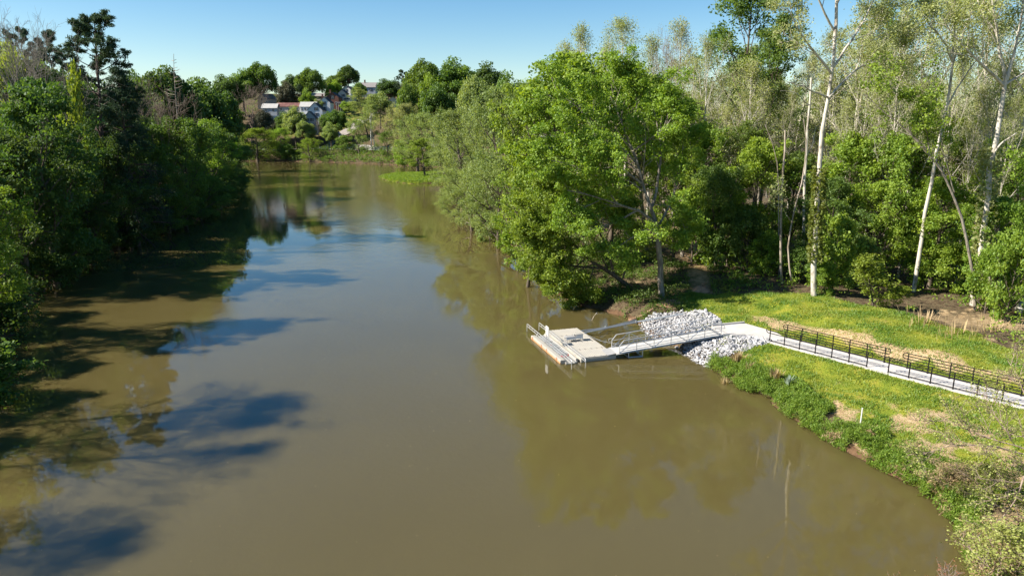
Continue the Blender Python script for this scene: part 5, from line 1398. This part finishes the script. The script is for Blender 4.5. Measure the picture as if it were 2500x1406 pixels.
rgs = np.random.default_rng(3); st_ = [([(430, 330, Y), (428, 230, Y), (426, 180, Y), (424, 132, Y)], .16, .04, False)]
for i in range(22):
    t = rgs.uniform(.15, .98); y = 300 - 165 * t; x = 429 - 5 * t; L = 30 * (1.05 - t) * rgs.uniform(.6, 1.2) + 4; sgn = rgs.choice((-1, 1))
    st_.append(([(x, y, Y), (x + sgn * L * .6, y - L * .10, Y + rgs.normal(0, .8)), (x + sgn * L, y - L * .35, Y + rgs.normal(0, 1.2))], .05, .018, False))
hero("dead_tree", "thin dead conifer spire with short bare branches on the left skyline", 221, b, st_, 'syc', 'bark_dead', per=0)

# ------------------------------------------------------------------ far bank and hillside
FB = "trees on the far hillside"
for kind, px, top, Y, w, leaf, bark, label in [
    ('oakA', 634, 155, 472, 23, 'oak', 'bark', "largest skyline tree left of the houses, with airy blue-green crown"),
    ('oakB', 590, 172, 466, 20, 'oak', 'bark', "skyline tree adjoining the largest one on its left"),
    ('oakC', 553, 185, 458, 20, 'deep', 'bark', "dark skyline tree above the left wood's far end"),
    ('bareB', 602, 196, 428, 22, None, 'twig', "big leafless grey tree in front of the white roofed shed"),
    ('oakB', 697, 200, 462, 13, 'cedar', 'bark', "brownish conical cedar behind the red roofed shed"),
    ('conifer', 728, 206, 464, 13, 'pine', 'bark', "dark conical cedar right of the brownish one"),
    ('oakC', 714, 184, 505, 17, 'deep', 'bark', "distant skyline tree between largest tree and the dark round oak"),
    ('oakA', 757, 168, 484, 19, 'oak', 'bark', "dark round oak on the skyline above the white houses"),
    ('oakB', 750, 218, 456, 10, 'maple', 'bark', "small light green tree behind the cream roof"),
    ('oakC', 775, 243, 452, 7, 'willow', 'bark', "small yellowish bush tree between cream roof and white house"),
    ('oakB', 815, 196, 492, 12, 'maple', 'bark', "bright round tree behind the brick house"),
    ('oakA', 846, 160, 532, 16, 'deep', 'bark', "leaning dark skyline tree above the topmost white house"),
    ('oakC', 824, 178, 528, 14, 'oak', 'bark', "green skyline tree left of the leaning dark one"),
    ('oakB', 800, 190, 540, 11, 'deep', 'bark', "small dark skyline tree between round oak and bright round tree"),
    ('oakA', 875, 202, 494, 10, 'oak', 'bark_grey', "small tree with pale trunk right of the topmost white house"),
    ('pineB', 981, 170, 455, 12, 'pine', 'bark_pine', "dark pine top on the skyline left of the big oaks"),
    ('oakC', 948, 194, 475, 17, 'deep', 'bark', "dark skyline tree left of the pine top"),
    ('oakA', 1040, 149, 405, 25, 'oak', 'bark', "great dark oak on the skyline, left of the two largest"),
    ('oakB', 1116, 146, 402, 27, 'oak', 'bark', "great dark oak on the skyline, right of the two largest"),
    ('oakC', 1052, 182, 384, 15, 'maple', 'bark', "lighter green crown in front of the left great oak"),
    ('oakB', 1190, 157, 384, 23, 'deep', 'bark', "dark skyline oak sloping down to the right bank trees"),
    ('oakA', 996, 205, 384, 15, 'oak', 'bark', "round green crown below the skyline pine top"),
    ('oakC', 1072, 206, 362, 20, 'oak', 'bark', "round green crown below the two great oaks"),
    ('oakA', 1155, 190, 344, 18, 'willow', 'bark', "olive crown below the right great oak"),
    ('oakB', 1245, 182, 330, 20, 'oak', 'bark', "green crown joining hillside oaks to the right bank"),
    ('tallB', 893, 214, 420, 16, 'willow', 'bark', "tall light tree rising beside the street lamp"),
    ('oakC', 925, 226, 430, 15, 'willow', 'bark', "light yellow-green tree right of the street lamp"),
    ('tallA', 912, 245, 392, 15, 'willow', 'bark_white', "pale-trunked shore tree at the foot of the street lamp"),
    ('willowB', 872, 285, 392, 15, 'willow', 'bark', "light shore tree left of the street lamp's foot"),
    ('willowA', 623, 312, 404, 25, 'maple', 'bark', "rounded yellow-green willow bulging over the far water"),
    ('willowB', 580, 330, 408, 12, 'oak', 'bark', "dark shore tree left of the rounded willow"),
    ('oakC', 742, 292, 412, 11, 'willow', 'bark', "light tree screening the grey sided house"),
    ('oakB', 690, 276, 424, 12, 'oak', 'bark', "dark tree screening the red roofed shed from below"),
    ('oakA', 640, 270, 426, 12, 'cedar', 'bark', "brownish tree screening the white roofed shed"),
    ('oakC', 845, 248, 462, 9, 'maple', 'bark', "small green tree on the slope below the topmost white house"),
    ('oakB', 805, 300, 408, 10, 'willow', 'bark', "light bush tree beside the foot of the gravel drive"),
    ('oakB', 718, 262, 418, 15, 'willow', 'bark', "tall light green tree in front of the grey sided house"),
    ('willowA', 683, 312, 412, 13, 'maple', 'bark', "small bright tree right of the rounded willow"),
    ('willowB', 754, 336, 398, 15, 'maple', 'bark', "green shore bush tree below the grey sided house"),
    ('oakA', 822, 270, 416, 15, 'oak', 'bark', "dark green tree beside the gravel drive"),
    ('oakC', 795, 275, 420, 9, 'oak', 'bark', "small dark tree right of the lower white house"),
    ('bareA', 775, 290, 414, 9, None, 'twig', "small leafless tree in front of the grey sided house"),
    ('bareB', 945, 262, 402, 16, None, 'twig', "leafless tree in front of the pale grey gabled house"),
    ('willowA', 985, 252, 358, 19, 'syc', 'bark', "pale sparse tree on the shore right of the street lamp"),
    ('willowB', 945, 318, 376, 14, 'oak', 'bark', "dark shore bush tree behind the backwater"),
    ('bushA', 985, 340, 348, 12, 'maple', 'bark', "green shore bush behind the spit's tip"),
    ('bushB', 838, 330, 398, 11, 'oak', 'bark', "dark shore bush below the concrete drive"),
    ('bushA', 700, 352, 405, 10, 'oak', 'bark', "dark shore bush right of the rounded willow"),
    ('oakC', 660, 296, 424, 10, 'cedar', 'bark', "brown dry bush tree below the white trailer"),
    ('oakA', 535, 235, 420, 16, 'deep', 'bark', "dark tree at the left end of the far road"),
    ('oakB', 570, 262, 446, 14, 'oak', 'bark', "green tree behind the small white outbuilding"),
    ('oakC', 675, 232, 490, 14, 'deep', 'bark', "dark tree behind the white and red shed roofs"),
    ('oakA', 910, 205, 545, 14, 'maple', 'bark', "distant pale crown beside the ridge house chimney"),
    ('oakB', 1010, 178, 470, 18, 'deep', 'bark', "dark crown between skyline pine top and left great oak"),
]:
    if kind == 'conifer' or kind == 'pineB': nm = "evergreen_tree"
    elif 'bare' in kind: nm = "bare_tree"
    elif 'bush' in kind: nm = "shrub"
    else: nm = "hillside_tree"
    tree_px(kind, px, top, Y, w, leaf, bark, nm, label, FB, "shrub" if 'bush' in kind else "tree")

# ------------------------------------------------------------------ near right corner: budding tree, lime bush, red twigs
b = np.array([27.2, 31.0, 0]); b[2] = tz(27.2, 31.0)
Y = 31.
hero("budding_tree", "sparse pale-limbed young tree with lime buds reaching in from the right edge", 231, b, [
    ([(2600, 1150, 31.), (2560, 1110, 31.5), (2500, 1086, 32.), (2420, 1078, 32.5), (2350, 1046, 33.2), (2290, 1012, 33.8)], .06, .015, True),
    ([(2560, 1110, 31.5), (2520, 1060, 32.5), (2460, 1070, 33.), (2430, 1010, 34.), (2400, 960, 35.)], .05, .012, True),
    ([(2540, 1120, 31.4), (2480, 1100, 31.6), (2400, 1085, 31.6), (2300, 1090, 31.8), (2240, 1110, 32.)], .05, .012, True),
    ([(2560, 1180, 30.), (2500, 1140, 30.), (2492, 1190, 29.6), (2470, 1240, 29.2), (2420, 1290, 28.6)], .06, .015, True),
    ([(2560, 1110, 31.5), (2520, 1000, 33.), (2490, 930, 34.), (2460, 880, 35.)], .05, .012, True),
], 'bud', 'twig', per=3, limb_per=9, sub=6, tw=4, leaf=.10, sp=(.2, .2, .2), L1f=.4, min1=.8)
def small(kind, px, py, ztop, w, leaf, bark, name, label, cat, group=None):
    p = P(px, py, ztop); zg = max(tz(p[0], p[1]), -.1)
    return plant(kind, p[0], p[1], zg, ztop - zg, w, leaf, bark, name, label, cat, group)
PR['budbush'] = broad('budbush', 91, H=4.2, R=2.6, first=.05, limbs=16, sub=6, tw=5, per=5, leaf=.12, sp=(.34, .34, .3), trunk=.05, twig_wood=True)
PR['redtwig'] = broad('redtwig', 92, H=3.2, R=.9, first=.05, limbs=10, sub=4, tw=3, per=3, leaf=.055, sp=(.07, .07, .07), trunk=.022, ang0=.5, ang1=.2, trop=.7, twig_wood=True)
small('budbush', 2462, 1265, 3.6, 4.6, 'bud', 'twig', "budding_shrub", "dense lime-leaved shrub filling the lower right corner", "shrub", "shrubs on the near bank")
small('budbush', 2430, 1130, 3.0, 4.0, 'ivy', 'twig', "budding_shrub", "thin olive-leaved shrub just above the lime corner shrub", "shrub", "shrubs on the near bank")
small('budbush', 2330, 1130, 1.9, 3.4, 'dry', 'twig', "brush_heap", "tangled tan brush heap at the water's edge near the corner", "shrub", "shrubs on the near bank")
small('redtwig', 2290, 1345, 3.4, 1.6, 'redbud', 'twig', "red_twig_shrub", "reddish budding twigs rising from the bottom edge", "shrub", "red twigs at the bottom edge")
small('redtwig', 2170, 1380, 3.0, 1.1, 'redbud', 'twig', "red_twig_shrub", "single short reddish twig tuft left of the larger one at the bottom edge", "shrub", "red twigs at the bottom edge")

# ------------------------------------------------------------------ leafy and grassy stuff
def leaf_stuff(name, label, centers, per, sp, size, leaf, seed, up=.6, wid=.36, droop=0.0):
    rg = np.random.default_rng(seed)
    v, f, r = leaves(np.asarray(centers), per, sp, size, rg, up, wid, droop)
    o = link(name, new_mesh(name, v, f, False, {"rnd": ('FLOAT', r)}), M[leaf]); tag(o, label, None, None, 'stuff'); return o
def pick(n, x0, x1, y0, y1, seed): 
    rg = np.random.default_rng(seed); return rg.uniform(x0, x1, n), rg.uniform(y0, y1, n), rg
# near bank
X, Y, rg = pick(60000, 13, 27, 24, 58, 41); d = signed_land(X, Y)
wdt = 2.1 + .9 * sines(X, Y, 6, 42)
ok = (d > -.25 + .55 * (sines(X, Y, 3.0, 142) > .45)) & (d < wdt) & ~inside_poly(X, Y, near_rip); X, Y, d = X[ok][:9000], Y[ok][:9000], d[ok][:9000]
hh = (.25 + .75 * np.clip(sines(X, Y, 2.2, 43) * .5 + .55, 0, 1)) * np.clip(1.15 - d / 3.4, .2, 1) * rg.uniform(.15, 1, len(X))
C = np.stack([X, Y, np.maximum(terrain(X[:, None], Y[:, None])[:, 0], 0) + hh], -1)
leaf_stuff("bank_undergrowth", "dense bright green weeds along the near river bank", C[::2], 13, (.20, .20, .16), .10, 'brush', 44, .5, .3)
leaf_stuff("bank_grass", "upright rank grass mixed into the near bank weeds", C[1::2], 12, (.22, .22, .18), .24, 'brush', 144, .0, .07, -2.2)
tn = sines(X, Y, 2.5, 145) + .10 * (38 - Y) > .9
leaf_stuff("dry_bank_growth", "tan dry stalks mixed into the near bank weeds", C[tn][:1500] + np.array([0, 0, .12]), 9, (.25, .25, .18), .24, 'dry', 146, .1, .06, -1.2)
# bank by the riprap and under the big tree
X, Y, rg = pick(40000, 0, 27, 62, 100, 45); d = signed_land(X, Y)
ok = (d > -.1) & (d < 16) & ~inside_poly(X, Y, far_rip) & (sines(X, Y, 4, 46) > -.35) & (X < np.where(Y > 71, 26, 17 + (Y - 62) * .1)) & (np.abs(X - np.interp(Y, [66, 70, 76, 83, 100], [19.6, 20.0, 20.8, 22.2, 25.5])) > 1.1); X, Y, d = X[ok][:5200], Y[ok][:5200], d[ok][:5200]
C = np.stack([X, Y, np.maximum(terrain(X[:, None], Y[:, None])[:, 0], 0) + rg.uniform(.05, .7, len(X))], -1)
leaf_stuff("bank_undergrowth", "low shaded weeds on the bank under the leaning waterside trees", C, 8, (.3, .3, .2), .17, 'oak', 47)
# floor of the wood
X, Y, rg = pick(60000, 20, 75, 48, 125, 48); edge = np.interp(X, [14, 17.2, 21, 29.7, 32.4, 34.6, 36.8, 38.8, 46, 60], [73.5, 73.4, 71.4, 66.6, 62.6, 59.8, 54.9, 50.4, 38, 20])
dep = Y - edge; tx = np.interp(Y, [66, 70, 76, 83, 100, 122, 137], [19.6, 20.0, 20.8, 22.2, 25.5, 29.4, 31.8])
clear = np.exp(-(((X - 41) / 7) ** 2 + ((Y - 62) / 6) ** 2))
ok = (dep > .6) & (np.abs(X - tx) > 2.2) & (sines(X, Y, 6, 49) + .6 * sines(X, Y, 2.4, 50) - 2.2 * clear + .035 * np.clip(dep, 0, 30) > .15)
X, Y, dep = X[ok][:9000], Y[ok][:9000], dep[ok][:9000]
hh = rg.uniform(.05, 1, len(X)) ** 1.3 * (.5 + 2.6 * ss(1, 8, dep))
C = np.stack([X, Y, terrain(X[:, None], Y[:, None])[:, 0] + hh], -1)
leaf_stuff("woodland_undergrowth", "tangled green undergrowth on the floor of the wood", C, 9, (.42, .42, .3), .21, 'maple', 51)
# left bank fringe
X, Y, rg = pick(90000, -150, -30, 10, 330, 52); d = signed_land(X, Y); cx_ = np.interp(Y, CENTER[:, 0], CENTER[:, 1])
ok = (d > -1.6) & (d < 9) & (X < cx_); X, Y, d = X[ok][:11000], Y[ok][:11000], d[ok][:11000]
C = np.stack([X, Y, np.maximum(terrain(X[:, None], Y[:, None])[:, 0], 0) + rg.uniform(.1, 3.4, len(X))], -1)
leaf_stuff("bank_undergrowth", "dark shrubby fringe along the shaded left bank", C, 9, (.6, .6, .45), .3, 'deep', 53)
# far shore and hillside brush
X, Y, rg = pick(90000, -200, 20, 330, 520, 54); d = signed_land(X, Y)
ok = ((d > -.5) & (d < 13)) | ((d > 20) & (sines(X, Y, 16, 55) > .35) & (rg.uniform(0, 1, len(X)) < .35)); ok &= ~((Y > 425) & (X > -145) & (X < -95) & (Y < 470)); X, Y, d = X[ok][:8000], Y[ok][:8000], d[ok][:8000]
C = np.stack([X, Y, np.maximum(terrain(X[:, None], Y[:, None])[:, 0], 0) + rg.uniform(.2, 3.2, len(X))], -1)
leaf_stuff("shore_brush", "dark brush along the far shore and slope", C, 9, (1.2, 1.2, .8), .55, 'oak', 56)
# bank growth on the right beyond the big tree, and on the spit
X, Y, rg = pick(60000, -40, 30, 90, 330, 57); d = signed_land(X, Y); cx_ = np.interp(Y, CENTER[:, 0], CENTER[:, 1])
ok = (d > -.3) & (d < 14) & (X > cx_) & ~((Y > 238) & (Y < 300) & (X < -24)); X, Y, d = X[ok][:5000], Y[ok][:5000], d[ok][:5000]
C = np.stack([X, Y, np.maximum(terrain(X[:, None], Y[:, None])[:, 0], 0) + rg.uniform(.1, 2.0, len(X)) * ss(0, 3, d) + .1], -1)
leaf_stuff("bank_undergrowth", "pale green growth along the right bank beyond the bend", C, 8, (.5, .5, .35), .28, 'willow', 58)
X, Y, rg = pick(40000, -60, -18, 240, 300, 59); d = signed_land(X, Y); ok = (d > .05); X, Y = X[ok][:8000], Y[ok][:8000]
C = np.stack([X, Y, np.maximum(terrain(X[:, None], Y[:, None])[:, 0], 0) + rg.uniform(.02, .3, len(X))], -1)
leaf_stuff("marsh_grass", "bright marsh grass covering the low spit", C, 6, (.5, .5, .15), .35, 'brush', 60)

# mown grass
def grass(name, label, x0, x1, y0, y1, n, hmin, hmax, seed, keep):
    X, Y, rg = pick(n, x0, x1, y0, y1, seed); d = signed_land(X, Y)
    l, st, mu, tr_ = zones(X, Y, d)
    rel = np.stack([X - F0[0], Y - F0[1]], -1); s = rel @ E; nn = rel @ NN
    onpath = ((nn > -.32) & (nn < 2.34) & (s > -.5)) | inside_poly(X, Y, landing_poly) | inside_poly(X, Y, near_rip) | inside_poly(X, Y, far_rip)
    ok = (rg.uniform(0, 1, n) < np.clip(l * 1.2 - .75 * st, 0, 1)) & ~onpath & (d > .6)
    X, Y, st = X[ok], Y[ok], st[ok]; n = len(X)
    Z = terrain(X[:, None], Y[:, None])[:, 0]
    patch = np.clip(.5 + .45 * sines(X, Y, 3.0, 71) + .3 * sines(X, Y, .9, 72), 0, 1)
    h = (hmin + (hmax - hmin) * patch) * rg.uniform(.5, 1.3, n); a = rg.uniform(0, 6.28, n); w = rg.uniform(.02, .045, n)
    lean = rg.normal(0, .5, (n, 2)) * h[:, None]
    b0 = np.stack([X - np.cos(a) * w, Y - np.sin(a) * w, Z - .02], -1); b1 = np.stack([X + np.cos(a) * w, Y + np.sin(a) * w, Z - .02], -1)
    tp = np.stack([X + lean[:, 0], Y + lean[:, 1], Z + h], -1)
    v = np.stack([b0, b1, tp], 1).reshape(-1, 3)
    tone = np.clip(.15 + .5 * (1 - patch) + .35 * sines(X, Y, 7, 73) + rg.normal(0, .18, n), 0, 1)
    o = link(name, new_mesh(name, v, np.arange(n * 3).reshape(-1, 3), False, {"rnd": ('FLOAT', np.repeat(tone, 3))}), M['grass']); tag(o, label, None, None, 'stuff'); return o
M['grass'] = mat_leaf('grass_blades', (0.120, 0.210, 0.016), (0.285, 0.320, 0.036), trans=0.35, gloss=0.03, objvar=0)
grass("grass", "short yellow-green grass of the lawn and near bank", 14, 50, 26, 76, 300000, .05, .20, 74, None)

# tussocks, agave, stake
def tuft(name, label, px, py, leaf, n, h, spread, seed, cat="grass tuft", group=None, wid=.02):
    b = base_px(px, py); rg = np.random.default_rng(seed)
    a = rg.uniform(0, 6.28, n); r = np.abs(rg.normal(0, spread * .35, n)); t = rg.uniform(.1, .75, n); hh = h * rg.uniform(.6, 1.15, n)
    bx_, by_ = np.cos(a) * r, np.sin(a) * r
    tx_, ty_, tz_ = bx_ + np.cos(a) * hh * t * .8, by_ + np.sin(a) * hh * t * .8, hh * np.sqrt(1 - (t * .8) ** 2)
    w = wid * rg.uniform(.7, 1.3, n); nx_, ny_ = -np.sin(a) * w, np.cos(a) * w
    v = np.stack([np.stack([bx_ - nx_, by_ - ny_, 0 * a - .05], -1), np.stack([bx_ + nx_, by_ + ny_, 0 * a - .05], -1), np.stack([(bx_ + tx_) / 2 + nx_ * 1.2, (by_ + ty_) / 2 + ny_ * 1.2, tz_ * .6], -1), np.stack([tx_, ty_, tz_], -1), np.stack([(bx_ + tx_) / 2 - nx_ * 1.2, (by_ + ty_) / 2 - ny_ * 1.2, tz_ * .6], -1)], 1).reshape(-1, 3)
    f = np.concatenate([np.stack([np.arange(n) * 5, np.arange(n) * 5 + 1, np.arange(n) * 5 + 2, np.arange(n) * 5 + 4], -1), np.stack([np.arange(n) * 5 + 4, np.arange(n) * 5 + 2, np.arange(n) * 5 + 3, np.arange(n) * 5 + 3], -1)])
    fl = [list(q) if q[2] != q[3] else list(q[:3]) for q in f.tolist()]
    o = link(name, new_mesh(name, v, fl, False, {"rnd": ('FLOAT', np.repeat(rg.uniform(0, 1, n), 5))}), M[leaf], None, tuple(b)); tag(o, label, cat, group); return o
DG = "dry grass tufts on the near bank"
tuft("dry_grass_tuft", "tan dry grass tuft nearest the white rocks on the bank edge", 1800, 912, 'dry', 160, 1.0, .5, 81, group=DG)
tuft("dry_grass_tuft", "tan dry grass tuft second from the white rocks", 1832, 918, 'dry', 120, .8, .4, 82, group=DG)
tuft("dry_grass_tuft", "lone tan grass tuft standing in the water's edge", 1768, 955, 'dry', 70, .9, .25, 83, group=DG)
tuft("dry_grass_tuft", "tan dry grass tuft right of the pale rosette plant", 1890, 975, 'dry', 140, .95, .5, 84, group=DG)
tuft("rosette_plant", "pale silvery rosette plant on the near bank", 1926, 945, 'agave', 46, .75, .25, 85, cat="plant", wid=.06)
tuft("bare_canes", "clump of grey bare canes in shade beside the trail", 1850, 655, 'dry', 120, 2.6, 2.4, 86, cat="brush", wid=.025)
for i, (px, py, lab) in enumerate([(2255, 790, "thin dead stems beside the lone twin sapling on brown ground"), (2330, 815, "thin dead stems on the brown clearing left of the lawn bend"), (2420, 810, "thin dead stems on the brown clearing near the right edge")]):
    tuft("dry_weeds", lab, px, py, 'dry', 60, 1.1, 4.5, 90 + i, cat="brush", group="dead stems on the clearing", wid=.02)
b = base_px(2095, 1078); mb = MB(); mb.tube([(0, 0, -.2), (0.02, 0, 1.25)], .035, 6); mb.tube([(0.02, 0, 1.25), (0.02, 0, 1.27)], .045, 6)
o = mb.build("marker_stake", M['white'], None, tuple(b)); tag(o, "slim white marker stake among the bank weeds", "stake")

# flecks of leaf and foam adrift
rgf = np.random.default_rng(66); X = rgf.uniform(-30, 22, 260); Y = 22 + 60 * rgf.uniform(0, 1, 260) ** 1.3; ok = signed_land(X, Y) < -.6; X, Y = X[ok], Y[ok]
leaf_stuff("floating_flecks", "tiny pale leaf flecks drifting on the near water", np.stack([X, Y, np.full(len(X), .012)], -1), 1, (.3, .3, .0), .055, 'dry', 67, 9.0, .4)
# logs, stubs and mounds
def log(name, label, pts, r0, r1, mat, cat="log"):
    o0 = Vector(pts[0]); mb = MB(); n_ = len(pts)
    rj = random.Random(len(label))
    P_ = [Vector(p) - o0 for p in pts]; Q = []
    for i in range(n_ - 1):
        for t in (0, .33, .66): Q.append(P_[i].lerp(P_[i + 1], t) + Vector((rj.uniform(-1, 1), rj.uniform(-1, 1), rj.uniform(-1, 1))) * r0 * .12)
    Q.append(P_[-1]); K = len(Q)
    mb.tube(Q, [(r0 + (r1 - r0) * i / (K - 1)) * rj.uniform(.9, 1.1) for i in range(K)], 9)
    o = mb.build(name, mat, None, tuple(o0), smooth=True); tag(o, label, cat); return o
g3 = lambda px, py, up: tuple(base_px(px, py) + np.array([0, 0, up]))
log("fallen_log", "rust brown fallen log sliding into the water beside the white rocks", [tuple(P(1536, 783, .12)), tuple(P(1560, 775, .35)), g3(1596, 762, .35)], .2, .13, M['wood'])
log("floating_branch", "forked pale branch sticking out of the water behind the dock", [tuple(P(1444, 784, -.1)), tuple(P(1450, 772, .35)), tuple(P(1457, 763, .8))], .045, .02, M['bark_dead'], "branch")
log("tree_stub", "broken white trunk stub among bright leaves near the right edge", [g3(2426, 760, -.2), tuple(at(2432, 715, base_px(2426, 760)[1])), tuple(at(2441, 684, base_px(2426, 760)[1]))], .22, .19, M['bark_white'], "stump")
log("felled_log", "thick pale fallen trunk cut off by the right edge above the lawn", [g3(2482, 768, .3), g3(2510, 745, .8), g3(2560, 700, 1.6)], .42, .36, M['bark_white'])
log("water_snag", "small dark stub poking out of the far blue water", [tuple(P(693, 500, -.2)), tuple(P(693, 498, .5)), tuple(P(695, 497, .8))], .12, .05, M['bark'], "snag")
log("water_snag", "dark stick poking out of the water below the bending bank tree", [tuple(P(1139, 563, -.2)), tuple(P(1141, 562, .5))], .10, .05, M['bark'], "snag")
def mound(name, label, px, py, rx, ry, h, mat, seed):
    b = base_px(px, py); rg = np.random.default_rng(seed); n = 16; V = [(0, 0, h)]; Fc = []
    for j, (rr, hh) in enumerate(((.45, .8), (.8, .4), (1.05, -.15))):
        for i in range(n):
            a = 2 * math.pi * i / n; q = rr * rg.uniform(.85, 1.15); V.append((math.cos(a) * rx * q, math.sin(a) * ry * q, h * hh * rg.uniform(.8, 1.2)))
    for i in range(n):
        k2 = (i + 1) % n; Fc.append([0, 1 + i, 1 + k2])
        for j in range(2): Fc.append([1 + j * n + i, 1 + (j + 1) * n + i, 1 + (j + 1) * n + k2, 1 + j * n + k2])
    o = link(name, new_mesh(name, V, Fc, True), mat, None, tuple(b)); tag(o, label, "mound"); return o
mound("clay_mound", "reddish clay mound with a stump-like lump at the foot of the trail", 1712, 712, 1.1, .9, .65, M['clay'], 5)
mound("clay_mound", "flat pinkish clay heap beside the big tree's foot above the rocks", 1640, 742, 1.5, 1.0, .45, M['clay'], 6)
log("cut_stump", "small orange cut stump on the reddish clay mound", [g3(1716, 708, .45), g3(1716, 708, .95)], .22, .2, M['wood'], "stump")
print("TRIS proto", TRI)
